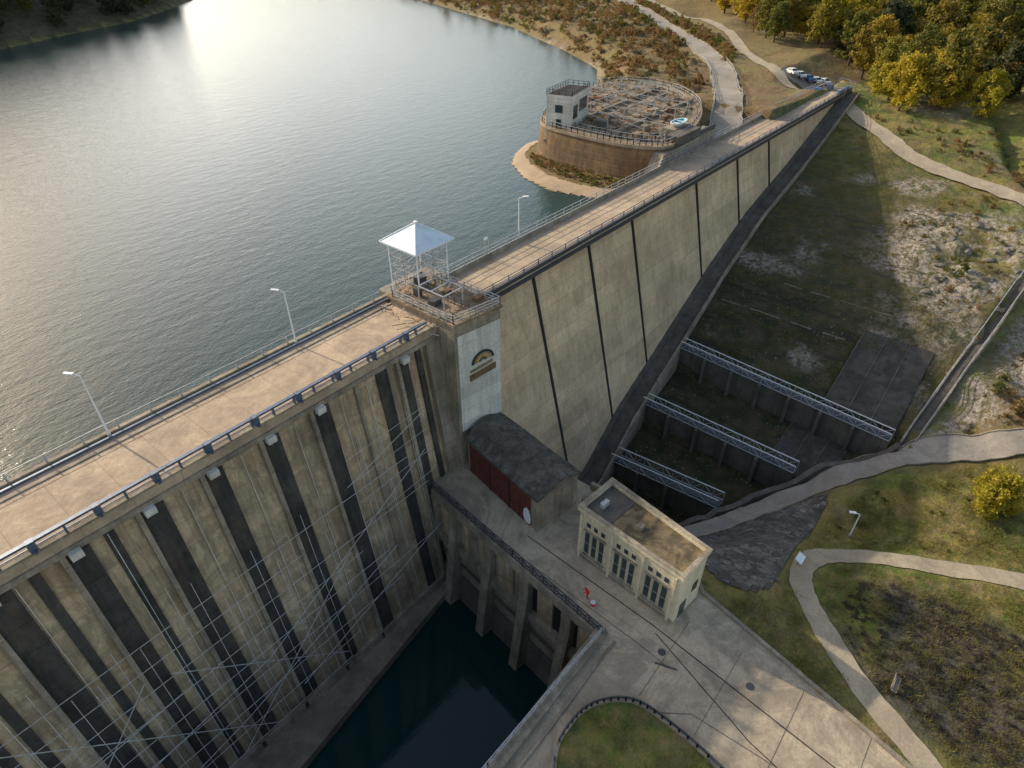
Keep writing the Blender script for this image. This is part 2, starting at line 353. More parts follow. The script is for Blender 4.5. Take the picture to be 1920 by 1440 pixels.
# ---------------------------------------------------------------- water
def water(name,col,rough,s1,st,dist):
    m,nt,b=nmat(name); g=G(nt)
    b.inputs["Base Color"].default_value=(*col,1); b.inputs["Roughness"].default_value=rough; b.inputs["IOR"].default_value=1.33
    w=g.math('ADD',g.noise(s1,5,.6,g.mapping((1.,2.3,1),(0,0,0),(0,0,.5))),g.math('MULTIPLY',g.noise(s1*.22,4,.6,g.mapping((1,2,1),(5,5,0),(0,0,.2))),2.))
    g.bump(w,b,st,dist); return m
M['lake']=water("lake_water",(.022,.050,.050),.12,1.5,.5,.085)
M['pool']=water("pool_water",(.005,.034,.034),.03,.6,.12,.05)
o=MB().add([(-3000,3,LAKE),(1200,3,LAKE),(1200,3200,LAKE),(-3000,3200,LAKE)],[(0,1,2,3)],'lake').obj("lake_water")
o=MB().add([(-70,-31,POOL),(36,-31,POOL),(39,0,POOL),(-70,0,POOL)],[(0,1,2,3)],'pool').obj("pool_water")

# ---------------------------------------------------------------- dam
dam=empty("concrete_dam")
KL=.13; KR=.25
XL0,XL1=-90,42.2
mb=MB()
mb.extr([(0,-1.2),(-KL*36,-36),(-KL*36,-42),(8.7,-42),(8.7,-1.2)],XL0,XL1,'face_l')
mb.obj("left_wall",dam)
mb=MB()
mb.prism([(XL0,-4.9+.25),(37.5,-4.65),(36.5,-6.2),(8.8,-9.8),(-20,-12),(XL0,-12)],-42,-36,'ledge')
mb.obj("toe_ledge",dam)
mb=MB(); mb.box(XL0,42.2,-.55,9.0,-1.2,0,'crest')
mb.box(XL0,44.0,8.6,9.05,0.004,.35,'conc')
mb.box(XL0,42.2,-.6,-.1,.004,.22,'conc')
mb.box(XL0,42.2,-.75,-.35,-1.5,-.95,'conc')
mb.box(XL0,44,9.05,10.3,-1.6,-.6,'stone')
mb.obj("left_crest_slab",dam)
def facept(x,z,off,k=KL): return (x,k*z-off,z)
def strip(mb,x0,x1,z0,z1,off,key,k=KL):
    b=[(x0,k*z0-off,z0),(x1,k*z0-off,z0),(x1,k*z0+.3,z0),(x0,k*z0+.3,z0)]
    t=[(x0,k*z1-off,z1),(x1,k*z1-off,z1),(x1,k*z1+.3,z1),(x0,k*z1+.3,z1)]
    mb.hexa(b,t,key)
mb=MB()
xs=[-43.5,-37.8,-32,-26.4,-20.6,-15,-9.2,-3.4,2.3,8.,13.6,19.4,25.0,36.2]
for i,x in enumerate(xs):
    w=1.7+.6*random.random()
    if x==36.2: w=1.4
    strip(mb,x,x+w,-35.9,-1.5,.16,'face_dark')
    strip(mb,x-.42,x,-35.9,-1.5,.5,'face_mid')
    mb.box(x+.2,x+1.1,-1.25,-.4,-2.0,-1.3,'white')
    if x<6: strip(mb,x+w+1.1,x+w+1.9,-35.9,-1.5,.06,'face_dark')
strip(mb,30.2,30.5,-35.9,-1.5,.3,'face_mid')
strip(mb,33.2,34.6,-35.9,-1.5,.08,'face_dark')
strip(mb,34.6,34.9,-35.9,-1.5,.25,'face_mid')
strip(mb,38.9,39.6,-35.9,-1.5,.2,'face_dark')
strip(mb,40.2,42.2,-20.,-1.5,.6,'face_mid')
strip(mb,XL0,42,-36.,-34.9,.5,'conc')
mb.obj("face_ribs",dam)
mb=MB()
for (xa,za,xb,zb) in [(-6,-27,12,-25),(12,-25,37,-14),(-10,-33,8,-30),(8,-30,30,-24),(-12,-22,4,-21),(14,-32,37,-26),(26,-12,38,-9),(4,-18,20,-33),(-8,-14,10,-34),(-12,-31,2,-17),(6,-34,24,-20)]:
    mb.beam(facept(xa,za,.62),facept(xb,zb,.62),.06,.06,'fsteel')
for z in np.arange(-34,-12,2.6): mb.beam(facept(-40,z,.56),facept(22+random.uniform(-4,15),z-.2,.56),.05,.05,'fsteel')
for x in np.arange(-14,24,1.9):
    mb.beam(facept(x,-9-random.random()*8,.55),facept(x,-34,.55),.045,.045,'fsteel')
for x in (-12.6,-6.6,-1.2,5.4,11.6,17.2,22.9,28.4,31.8):
    mb.beam(facept(x,-2,.08),facept(x,-33-random.random()*2,.08),.07,.05,'white')
for x in (26.8,28.9,31.3,35.6): mb.beam(facept(x,-7,.5),facept(x,-30,.5),.04,.04,'fsteel')
for z in (-9,-12,-15,-18): mb.beam(facept(26.8,z,.5),facept(38,z+.4,.5),.04,.04,'fsteel')
mb.obj("face_scaffold_tubes",dam)
XR0,XR1=48.7,193
mb=MB()
mb.extr([(0,-.9),(-KR*38,-38),(-KR*38,-45),(6.3,-45),(6.3,-.9)],XR0,XR1,'face_r')
mb.obj("right_wall",dam)
mb=MB()
for x in (60.2,73.2,85.2,107,124.3,140):
    strip(mb,x,x+.38,-38,-1.0,.05,'joint',KR)
mb.obj("expansion_joints",dam)
mb=MB(); mb.box(XR0,XR1,-.7,6.6,-.9,0,'crest_r')
mb.box(XR0,XR1,-.75,-.35,.004,.55,'dsteel'); mb.box(XR0,XR1,6.2,6.65,.004,.6,'conc')
mb.box(XR0,XR1,-1.0,-.7,-.7,-.25,'dsteel')
mb.obj("right_crest_slab",dam)
mb=MB(); X=[58,64,75,89,110,128,151,172,190]
for a,bx in zip(X[:-1],X[1:]):
    def ring(x_,yo0,yo1,up_):
        z_=float(zt(x_)); y0=KR*z_; return [(x_,y0-yo0,z_-5),(x_,y0-yo1,z_-5),(x_,y0-yo1,z_+up_),(x_,y0-yo0,z_+up_)]
    for (o0,o1,up_,k) in ((3.0,-1.,.55,'concd'),(3.3,3.0,1.15,'conc'),(.5,-1,1.1,'concd')):
        r0=ring(a,o0,o1,up_);r1=ring(bx,o0,o1,up_)
        mb.add(r0+r1,[(0,1,2,3),(7,6,5,4),(0,4,5,1),(1,5,6,2),(2,6,7,3),(3,7,4,0)],k)
mb.obj("toe_apron",dam)

# gate tower block
tower=empty("gate_tower")
mb=MB()
mb.hexa([(42.2,-3.3,-20.5),(48.8,-4.4,-20.5),(48.8,7,-20.5),(42.2,7,-20.5)],[(42.2,-3.3,.9),(48.8,-4.4,.9),(48.8,7,.9),(42.2,7,.9)],'conc')
mb.hexa([(42.6,-3.42,-14.5),(48.75,-4.45,-14.5),(48.75,-4.0,-14.5),(42.6,-3.0,-14.5)],[(42.6,-3.42,-.6),(48.75,-4.45,-.6),(48.75,-4.0,-.6),(42.6,-3.0,-.6)],'white')
mb.hexa([(42.0,-3.5,.9),(49,-4.65,.9),(49,7.4,.9),(42,7.4,.9)],[(42.0,-3.5,1.2),(49,-4.65,1.2),(49,7.4,1.2),(42,7.4,1.2)],'gravel')
mb.obj("tower_walls",tower)
mb=MB(); ux=Vector((6.6,-1.1,0)).normalized(); cpt=Vector((46.0,-4.02,-5.2))
def tf(a,z,o): 
    p=cpt+ux*a; return (p.x-.17*o,p.y-o,p.z+z)
def arc(r0,r1,k,o,sx=1.):
    n=14
    for i in range(n):
        a0=math.pi*i/n;a1=math.pi*(i+1)/n
        q=[tf(math.cos(a)*r*sx,math.sin(a)*r,o) for a,r in ((a0,r0),(a0,r1),(a1,r1),(a1,r0))]
        q2=[tf(math.cos(a)*r*sx,math.sin(a)*r,-.2) for a,r in ((a0,r0),(a0,r1),(a1,r1),(a1,r0))]
        mb.hexa(q,q2,k)
arc(1.2,1.45,'glass',.10,1.15); arc(.95,1.15,'gravel',.08,1.15); arc(.6,.85,'yellow',.08,1.15); arc(.2,.55,'concd',.07,1.1)
mb.hexa([tf(-1.9,-1.0,.12),tf(1.5,-.8,.12),tf(1.5,-.8,-.2),tf(-1.9,-1.0,-.2)],[tf(-1.9,-.7,.12),tf(1.5,-.4,.12),tf(1.5,-.4,-.2),tf(-1.9,-.7,-.2)],'gravel')
mb.hexa([tf(-2.,-2.2,.10),tf(1.9,-1.9,.10),tf(1.9,-1.9,-.2),tf(-2.,-2.2,-.2)],[tf(-2.,-1.35,.10),tf(1.9,-1.05,.10),tf(1.9,-1.05,-.2),tf(-2.,-1.35,-.2)],'stone')
mb.obj("wall_mark",tower)

# ---------------------------------------------------------------- railings
def railing(name,pts,h=1.1,step=2.,mat='steel',rails=(1.,.55),t=.07,lattice=False,parent=None,pt=None):
    mb=MB(); pt=pt or t*1.3
    for (a,b) in zip(pts[:-1],pts[1:]):
        a=Vector(a);b=Vector(b);L=(b-a).length;n=max(1,round(L/step))
        for i in range(n+1):
            p=a.lerp(b,i/n); mb.beam(p,p+Vector((0,0,h)),pt,pt,mat)
            if lattice and i<n:
                q=a.lerp(b,(i+1)/n)
                mb.beam(p+Vector((0,0,.05)),q+Vector((0,0,h-.05)),t*.7,t*.7,mat)
                mb.beam(p+Vector((0,0,h-.05)),q+Vector((0,0,.05)),t*.7,t*.7,mat)
        for r in rails:
            mb.beam(a+Vector((0,0,h*r)),b+Vector((0,0,h*r)),t,t,mat)
    return mb.obj(name,parent)
mb=MB()
mb.beam((XL0,-.35,1.0),(41,-.35,1.0),.20,.20,'bluest'); mb.beam((XL0,-.35,.55),(41,-.35,.55),.09,.09,'bluest')
mb.beam((XL0,.55,.45),(41,.55,.45),.16,.16,'bluest')
x=-80.
while x<41:
    mb.box(x-.08,x+.08,-.5,-.2,0,1.0,'bluest')
    x+=2.25
for x in np.arange(-77.2,41,4.6):
    mb.box(x-.28,x+.28,-.62,-.12,.35,1.2,'bluest'); mb.box(x-.12,x+.12,-1.0,.7,.25,.42,'bluest')
mb.obj("crest_pipe_railing")
railing("upstream_edge_railing",[(XL0,8.85,.35),(44,8.85,.35)],.8,3.0,'steel',(1.,),.05,pt=.14)
mb=MB(); mb.beam((XL0,8.2,.12),(43,8.2,.12),.22,.22,'bluest'); mb.beam((XL0,7.2,.05),(43,7.2,.05),.3,.08,'conc'); mb.obj("crest_cable_duct")
railing("crest_railing",[(50,6.4,.6),(XR1-3,6.4,.6)],1.1,2.2,'steel',(1.,.5,.05),.07)
railing("crest_railing",[(49,-.55,.5),(XR1-3,-.55,.5)],.75,3,'bluest',(1.,.5),.08)
railing("tower_railing",[(42.2,-3.3,1.2),(48.8,-4.4,1.2),(48.8,6.8,1.2)],1.1,1.1,'steel',(1.,.66,.33),.06,parent=tower)
railing("tower_railing_b",[(42.2,-3.3,1.2),(42.2,6.5,1.2),(44,8,1.2)],1.1,1.1,'steel',(1.,.66,.33),.06,parent=tower)
railing("tower_railing_c",[(45.5,-3.6,1.2),(45.5,5,1.2),(48.8,5,1.2)],1.0,1.1,'dsteel',(1.,.5),.05,parent=tower)
mb=MB()
for i in range(90):
    x=random.uniform(40.,48.3);y=random.uniform(-3,8.3);a=random.uniform(0,3.14);L=random.uniform(.5,2.6)
    z0=1.25 if x>42 else .1
    mb.beam((x,y,z0+random.random()*.3),(x+math.cos(a)*L*.7,y+math.sin(a)*L*.5,z0+random.random()*.8),.06,.06,random.choice(['steel','dsteel','gravel','white','rusty']))
for (x,y) in ((43.5,1),(46.5,2),(47.5,-2),(44,4),(46,6)):
    mb.box(x,x+random.uniform(.6,1.3),y,y+random.uniform(.6,1.2),1.2,1.2+random.uniform(.3,1.),random.choice(['conc','dsteel','rusty']))
for (x,y) in ((43.2,-1),(43.2,3),(46.2,-1),(46.2,3)): mb.beam((x,y,1.2),(x,y,3.4),.12,.12,'steel')
for a,b in (((43.2,-1),(43.2,3)),((46.2,-1),(46.2,3)),((43.2,-1),(46.2,-1)),((43.2,3),(46.2,3)),((43.2,1),(46.2,1))): mb.beam((*a,3.4),(*b,3.4),.12,.12,'steel')
mb.obj("hoist_gear",tower)

# ---------------------------------------------------------------- roofed lookout on lattice legs
kiosk=empty("lookout_canopy")
cx,cy=48.,7.95; e=3.15
mb=MB()
for i in range(4):
    a=[(-e,-e),(e,-e),(e,e),(-e,e)][i];b=[(-e,-e),(e,-e),(e,e),(-e,e)][(i+1)%4]
    mb.add([(cx+a[0],cy+a[1],6.0),(cx+b[0],cy+b[1],6.0),(cx+b[0]*.05,cy+b[1]*.05,8.05),(cx+a[0]*.05,cy+a[1]*.05,8.05)],[(0,1,2,3)],'roofw')
    mb.beam((cx+a[0],cy+a[1],6.03),(cx+a[0]*.05,cy+a[1]*.05,8.1),.1,.08,'whitep')
    mb.beam((cx+a[0],cy+a[1],5.95),(cx+b[0],cy+b[1],5.95),.1,.18,'whitep')
mb.add([(cx-e,cy-e,5.9),(cx+e,cy-e,5.9),(cx+e,cy+e,5.9),(cx-e,cy+e,5.9)],[(0,1,2,3)],'whitep')
mb.box(cx-.2,cx+.2,cy-.2,cy+.2,8.0,8.3,'whitep')
mb.obj("pyramid_roof",kiosk)
mb=MB(); q=2.45
cs=[(-q,-q),(q,-q),(q,q),(-q,q)]
for i in range(4):
    a=cs[i];b=cs[(i+1)%4]
    mb.beam((cx+a[0],cy+a[1],-1.5),(cx+a[0],cy+a[1],5.95),.14,.14,'whitep')
    for z in (0.,1.4,2.8,4.2):
        mb.beam((cx+a[0],cy+a[1],z),(cx+b[0],cy+b[1],z),.08,.08,'steel')
        if z<4: 
            mb.beam((cx+a[0],cy+a[1],z),(cx+b[0],cy+b[1],z+1.4),.06,.06,'steel'); mb.beam((cx+b[0],cy+b[1],z),(cx+a[0],cy+a[1],z+1.4),.06,.06,'steel')
    m_=((a[0]+b[0])/2,(a[1]+b[1])/2); mb.beam((cx+m_[0],cy+m_[1],0),(cx+m_[0],cy+m_[1],5.95),.07,.07,'steel')
mb.obj("lattice_frame",kiosk)
mb=MB(); mb.box(43.8,52,6.4,11.2,-1.,-.05,'conc'); mb.box(45.2,50.8,6.6,10.9,-14,-1,'conc'); mb.obj("kiosk_base",kiosk)

# ---------------------------------------------------------------- street lamps
def lamp(x,y,z,h,dirv):
    mb=MB(); d=Vector(dirv).normalized()
    mb.cyl((x,y,z),(x,y,z+.5),.17,.15,'steel'); mb.cyl((x,y,z+.5),(x,y,z+h*.97),.10,.06,'whitep')
    p=Vector((x,y,z+h*.97)); q=p+d*.55+Vector((0,0,.22)); mb.cyl(p,q,.06,.05,'whitep')
    s=q+d*.75+Vector((0,0,.06)); mb.beam(q-d*.05,s,.30,.13,'whitep'); mb.beam(q+d*.1-Vector((0,0,.09)),s-d*.05-Vector((0,0,.08)),.22,.05,'glass')
    return mb.obj("street_lamp")
lamp(10.2,8.3,0,7.0,(-.6,.8,0)); lamp(29.8,8.3,0,6.6,(-.6,.8,0)); lamp(65.5,6.4,0,6.6,(.6,-.8,0)); lamp(66.9,-45.5,H(66.9,-45.5),4.2,(-.5,.8,0))
mb=MB(); mb.cyl((58.5,6.4,0),(58.5,6.4,3.2),.07,.05,'steel'); mb.cyl((59.2,6.4,0),(59.2,6.4,2.4),.06,.05,'steel'); mb.beam((58.3,6.4,2.9),(58.9,6.4,2.9),.1,.3,'whitep'); mb.obj("level_gauge_mast")

# ---------------------------------------------------------------- deck & plaza
plaza=[(37.6,-1),(34,-30.5),(-60,-29.5),(-60,-120),(34,-120),(36.5,-75),(39.4,-57),(41.9,-46.1),(44.2,-36.2),(49.6,-31),(49.6,-1)]
mb=MB(); mb.prism(plaza,-42,-20,'conc','plaza'); plz=mb.obj("plaza_pavement")
E0=Vector((37.45,-3.4,0)); E1=Vector((34.0,-30.5,0)); ed=(E1-E0); EL=ed.length; ed.normalize(); eo=Vector((-ed.y,ed.x,0))
if eo.x>0: eo=-eo
def W(s,o,z): p=E0+ed*s+eo*o; return (p.x,p.y,z)
def wbox(mb,s0,s1,o0,o1,z0,z1,k,o1t=None):
    o1t=o1 if o1t is None else o1t
    mb.hexa([W(s0,o0,z0),W(s1,o0,z0),W(s1,o1,z0),W(s0,o1,z0)],[W(s0,o0,z1),W(s1,o0,z1),W(s1,o1t,z1),W(s0,o1t,z1)],k)
dw=empty("intake_wall")
mb=MB()
wbox(mb,0,EL,-.2,.9,-21.3,-19.9,'conc')
wbox(mb,0,EL,-.2,.75,-28.6,-27.2,'conc')
wbox(mb,0,EL,-.2,1.6,-42,-33,'concd',.9)
wbox(mb,0,EL,-.2,.35,-33,-28.6,'conc')
wbox(mb,0,EL,.0,.55,-31.,-30.4,'concd')
for sfrac in (.0,.145,.38,.61,.84,.985):
    s=EL*sfrac; wbox(mb,s-.65,s+.65,-.2,3.4,-42,-24,'conc',.95); wbox(mb,s-.65,s+.65,-.2,.95,-24,-21.3,'conc')
wbox(mb,0,EL,-.3,.06,-27.2,-21.3,'black')  # black back sheet, paints the darkness of the openings into the recess
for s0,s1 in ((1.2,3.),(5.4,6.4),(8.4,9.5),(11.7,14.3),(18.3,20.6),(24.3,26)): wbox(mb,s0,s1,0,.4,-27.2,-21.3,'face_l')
mb.obj("wall_and_piers",dw)
railing("deck_railing",[W(0,.6,-19.9),W(EL,.6,-19.9)],1.3,1.6,'dsteel',(1.,.1,.55),.09,lattice=True)
railing("poolside_railing",[W(EL,.3,-20),(17,-29.9,-20),(-40,-29.6,-20)],1.3,1.6,'steel',(1.,.1,.55),.07,lattice=True)
mb=MB(); mb.box(-60,33.9,-30.9,-29.75,-20.,-19.6,'conc'); mb.obj("poolside_parapet")
mb=MB()
def ribbon(mb,pts,w,z,k):
    for a,b in zip(pts[:-1],pts[1:]):
        a=Vector((*a,0));b=Vector((*b,0));d=(b-a).normalized();r=Vector((d.y,-d.x,0))*w/2
        mb.add([(p.x,p.y,z) for p in (a-r,a+r,b+r,b-r)],[(0,1,2,3)],k)
ribbon(mb,[(38.5,-17),(37.6,-34),(35,-58)],.12,-19.992,'black'); ribbon(mb,[(37,-34.5),(33.,-46),(30.8,-58)],.1,-19.992,'black')
ribbon(mb,[(36.2,-8),(34.9,-34),(34.6,-37)],.08,-19.988,'concd')
ribbon(mb,[(29.4,-37.5),(32.,-41),(33,-56)],.09,-19.988,'concd')
for y in (-36.5,-42,-48,-54,-60): ribbon(mb,[(30.5,y),(40.5,y)],.05,-19.984,'concd')
mb.obj("drain_channel")
mb=MB(); mb.cyl((35.6,-36,-20.02),(35.6,-36,-19.985),.4,.4,'dsteel',16); mb.cyl((37.8,-44,-20.02),(37.8,-44,-19.985),.4,.4,'dsteel',16); mb.obj("manhole_cover")
mb=MB(); mb.beam((34.2,-36.,-19.95),(34.9,-38.,-19.95),.12,.1,'dsteel'); mb.obj("pipe_offcut")
def kerb(mb,pts,w,z0,z1,k):
    for a,b in zip(pts[:-1],pts[1:]): mb.beam((*a,(z0+z1)/2),(*b,(z0+z1)/2),w,z1-z0,k)
mb=MB(); kerb(mb,[(49.,-31.3),(44.3,-36),(42.1,-46.1),(39.6,-57),(36.7,-75),(34.2,-115)],.4,-20.6,-19.75,'conc'); mb.obj("plaza_kerb")
def smooth(pts,n=6,closed=False):
    out=[];m_=len(pts)
    for i in range(m_ if closed else m_-1):
        p0,p1,p2,p3=[np.array(pts[(i+k)%m_ if closed else min(max(i+k,0),m_-1)],float) for k in (-1,0,1,2)]
        for j in range(n):
            t=j/n; out.append(tuple(.5*((2*p1)+(-p0+p2)*t+(2*p0-5*p1+4*p2-p3)*t*t+(-p0+3*p1-3*p2+p3)*t**3)))
    if not closed: out.append(tuple(pts[-1]))
    return out
isl=smooth([(21.,-33.9),(24.5,-33.2),(27.3,-34.),(29.5,-36.4),(29.8,-40),(29.2,-45),(27,-54),(18,-58),(14,-48),(17,-38)],5,True)
M['lawn']=m
mb=MB(); mb.prism(isl,-20.2,-19.82,'lawn'); mb.obj("lawn_island")
mb=MB(); kerb(mb,isl+[isl[0]],.35,-20.1,-19.7,'conc'); mb.obj("island_kerb")
ip=[(*p,-19.7) for p in isl]; railing("island_guardrail",ip[2:]+ip[:1],.6,1.2,'dsteel',(1.,.6),.10)
mb=MB(); kerb(mb,smooth([(14,-31.6),(20,-31.9),(26,-31.9),(31,-31.8),(33.6,-31.9)],4),.25,-20.1,-19.85,'conc'); mb.obj("poolside_kerb")

# ---------------------------------------------------------------- red-doored hut
hut=empty("red_hut")
A=Vector((42.25,-4.5,0));Bv=Vector((39.7,-17.5,0));Cv=Vector((46.0,-18.5,0));Dv=Vector((48.4,-4.6,0))
zb,ze=-20,-14.7
mb=MB(); mb.prism([(p.x,p.y) for p in (A,Bv,Cv,Dv)],zb,ze,'conc','roofd')
mb.obj("walls",hut)
mb=MB()
def hp(u,v,z,o=0.):
    p=A.lerp(Bv,u).lerp(Dv.lerp(Cv,u),v); return (p.x,p.y,z)
n=10
for i in range(n):
    for j in range(12):
        zz=lambda v:ze+.05+1.1*math.sin(math.pi*v)
        u0,u1=-.02+1.04*j/12,-.02+1.04*(j+1)/12; v0,v1=-.05+1.1*i/n,-.05+1.1*(i+1)/n
        sag=lambda u,v: zz(min(max(v,0),1))+.08*math.sin(u*9+v*5)
        mb.add([hp(u0,v0,sag(u0,v0)),hp(u1,v0,sag(u1,v0)),hp(u1,v1,sag(u1,v1)),hp(u0,v1,sag(u0,v1)),
                hp(u0,v0,sag(u0,v0)-.25),hp(u1,v0,sag(u1,v0)-.25),hp(u1,v1,sag(u1,v1)-.25),hp(u0,v1,sag(u0,v1)-.25)],
               [(0,1,2,3),(7,6,5,4),(0,4,5,1),(1,5,6,2),(2,6,7,3),(3,7,4,0)],'roofd')
for u in (.004,.996):
    vs=[hp(u,0,ze)]+[hp(u,v,ze-.1+1.1*math.sin(math.pi*v)) for v in np.linspace(0,1,9)]+[hp(u,1,ze)]
    mb.add(vs,[tuple(range(len(vs)))],'conc')
mb.obj("barrel_roof",hut)
mb=MB()
nrm=Vector((-(Bv-A).y,(Bv-A).x,0)).normalized()
if nrm.x>0: nrm=-nrm
def hf(u,z,o): p=A.lerp(Bv,u)+nrm*o; return (p.x,p.y,z)
nb=26
for i in range(nb):
    u0=.03+.88*i/nb;u1=.03+.88*(i+.93)/nb;o=.10+.03*(i%2)
    mb.hexa([hf(u0,zb,-.1),hf(u1,zb,-.1),hf(u1,zb,o),hf(u0,zb,o)],[hf(u0,ze-.5,-.1),hf(u1,ze-.5,-.1),hf(u1,ze-.5,o),hf(u0,ze-.5,o)],'redw')
mb.hexa([hf(.02,ze-.5,-.1),hf(.92,ze-.5,-.1),hf(.92,ze-.5,.2),hf(.02,ze-.5,.2)],[hf(.02,ze-.2,-.1),hf(.92,ze-.2,-.1),hf(.92,ze-.2,.2),hf(.02,ze-.2,.2)],'concd')
for u in (.34,.62): mb.hexa([hf(u,zb,-.1),hf(u+.012,zb,-.1),hf(u+.012,zb,.2),hf(u,zb,.2)],[hf(u,ze-.5,-.1),hf(u+.012,ze-.5,-.1),hf(u+.012,ze-.5,.2),hf(u,ze-.5,.2)],'joint')
mb.obj("red_doors",hut)
mb=MB(); prof=[(.0,.0),(.5,.1),(.62,.9),(.5,1.7),(.3,2.3),(.05,2.4),(-.25,1.9),(-.3,1.0),(-.2,.3)]
pts=[hf(.86+ a*1.5/14,zb+.25+z,.19) for a,z in prof]; pb=[hf(.86+ a*1.5/14,zb+.25+z,.14) for a,z in prof]; n=len(prof)
mb.add(pts+pb,[tuple(range(n)),tuple(range(2*n-1,n-1,-1))]+[(i,(i+1)%n,n+(i+1)%n,n+i) for i in range(n)],'whitep')
mb.obj("white_sheet",hut)

# ---------------------------------------------------------------- powerhouse
ph=empty("powerhouse_building")
A=Vector((40.1,-22.8,0));Bv=Vector((39.,-35.2,0));Cv=Vector((43.4,-35.7,0));Dv=Vector((45.4,-23.3,0)); zt_=-12.4
mb=MB(); q=[(p.x,p.y) for p in (A,Bv,Cv,Dv)]; mb.prism(q,-20,zt_-.5,'cream','roofm'); 
def php(u,v,z): p=A.lerp(Bv,u).lerp(Dv.lerp(Cv,u),v); return (p.x,p.y,z)
def pbox(u0,u1,v0,v1,z0,z1,k): mb.hexa([php(u0,v0,z0),php(u1,v0,z0),php(u1,v1,z0),php(u0,v1,z0)],[php(u0,v0,z1),php(u1,v0,z1),php(u1,v1,z1),php(u0,v1,z1)],k)
pbox(-.015,1.015,-.04,.03,zt_-.5,zt_+.1,'cream'); pbox(-.015,1.015,.97,1.04,zt_-.5,zt_+.1,'cream')
pbox(-.015,.015,.03,.97,zt_-.5,zt_+.1,'cream'); pbox(.985,1.015,.03,.97,zt_-.5,zt_+.1,'cream')
pbox(-.02,1.02,-.05,.04,zt_+.1,zt_+.16,'conc');pbox(-.02,1.02,.96,1.05,zt_+.1,zt_+.16,'conc');pbox(-.02,.02,.04,.96,zt_+.1,zt_+.16,'conc');pbox(.98,1.02,.04,.96,zt_+.1,zt_+.16,'conc')
pbox(.02,.28,.06,.94,zt_-.5,zt_-.42,'concd'); pbox(.45,.5,.4,.55,zt_-.5,zt_,'conc'); pbox(.1,.14,.3,.5,zt_-.42,zt_+.2,'steel')
mb.obj("walls_and_parapet",ph)
mb=MB(); nrm=Vector((-(Bv-A).y,(Bv-A).x,0)).normalized()
if nrm.x>0:nrm=-nrm
LB=(Bv-A).length
def pf(s,z,o): p=A+(Bv-A).normalized()*s+nrm*o; return (p.x,p.y,z)
def fb(s0,s1,z0,z1,o0,o1,k): mb.hexa([pf(s0,z0,o0),pf(s1,z0,o0),pf(s1,z0,o1),pf(s0,z0,o1)],[pf(s0,z1,o0),pf(s1,z1,o0),pf(s1,z1,o1),pf(s0,z1,o1)],k)
for c in (.9,4.8,8.7):
    for j in range(3):
        s=c+j*.95; fb(s,s+.7,-18.9,-15.4,-.05,.03,'tealg'); fb(s+.08,s+.62,-18.7,-17.3,-.05,.045,'glass'); fb(s+.08,s+.62,-17.1,-15.6,-.05,.045,'glass')
        fb(s-.06,s,-19.,-15.3,-.05,.12,'cream'); fb(s+.7,s+.76,-19.,-15.3,-.05,.12,'cream')
        fb(s+.1,s+.6,-14.7,-14.1,-.05,.04,'glass')
    fb(c-.15,c+2.8,-19.2,-19.,-.05,.2,'conc'); fb(c-.15,c+2.8,-15.3,-15.1,-.05,.16,'conc')
for c in (.35,4.35,8.2,11.9): fb(c-.2,c+.1,-20,-13.2,-.05,.15,'cream')
fb(0,LB,-20,-19.6,-.05,.12,'conc')
mb.obj("windows",ph)
mb=MB()
for (a,b,z0,z1) in ((.2,.45,-20,-17.8),(.62,.82,-17.5,-16.2)):
    p=Bv.lerp(Cv,a);q=Bv.lerp(Cv,b); mb.hexa([(p.x,p.y+.05,z0),(q.x,q.y+.05,z0),(q.x,q.y-.05,z0),(p.x,p.y-.05,z0)],[(p.x,p.y+.05,z1),(q.x,q.y+.05,z1),(q.x,q.y-.05,z1),(p.x,p.y-.05,z1)],'glass')
mb.obj("end_door",ph)
mb=MB(); mb.box(46.4,47.,-31,-19,-20,-18.8,'conc'); mb.box(49.1,49.6,-31,-18.5,-20,-18.9,'conc'); mb.obj("low_wall")

# ---------------------------------------------------------------- basin
def truss(name,p,q,w=1.6,h=1.5,step=1.6,deep=3.):
    P=Vector(p);Q=Vector(q);d=(Q-P);L=d.length;d.normalize();r=Vector((d.y,-d.x,0)).normalized()*w/2
    mb=MB(); n=int(L/step)
    for sg in (-1,1):
        o=r*sg
        mb.beam(P+o,Q+o,.12,.12,'steel'); mb.beam(P+o+Vector((0,0,h)),Q+o+Vector((0,0,h)),.12,.12,'whitep')
        for i in range(n+1):
            a=P.lerp(Q,i/n)+o; mb.beam(a,a+Vector((0,0,h)),.08,.08,'steel')
            if i<n:
                b=P.lerp(Q,(i+1)/n)+o
                mb.beam(a+Vector((0,0,h if i%2 else 0)),b+Vector((0,0,0 if i%2 else h)),.07,.07,'steel')
    for i in range(n+1):
        a=P.lerp(Q,i/n); mb.beam(a-r,a+r,.08,.08,'steel')
    mb.beam(P+Vector((0,0,.08)),Q+Vector((0,0,.08)),w*.8,.08,'dsteel')
    mb.beam(P-Vector((0,0,.1+deep/2)),Q-Vector((0,0,.1+deep/2)),.8,deep,'concd')
    for i in range(1,int(L/5)):
        a=P.lerp(Q,i*5/L); mb.beam(a-Vector((.9,0,.1)),a-Vector((.9,0,deep)),.5,.9,'concd')
    return mb.obj(name)
truss("truss_footbridge",(92,-9.5,-24.2),(89.6,-44.5,-24.6),1.4,1.3,deep=5)
truss("truss_footbridge",(79.3,-10,-28.6),(78.4,-35.5,-28.2),1.4,1.3,deep=5)
truss("truss_footbridge",(68.8,-11,-33.2),(68.6,-29,-31.6),2.0,1.5,deep=5)
mb=MB()
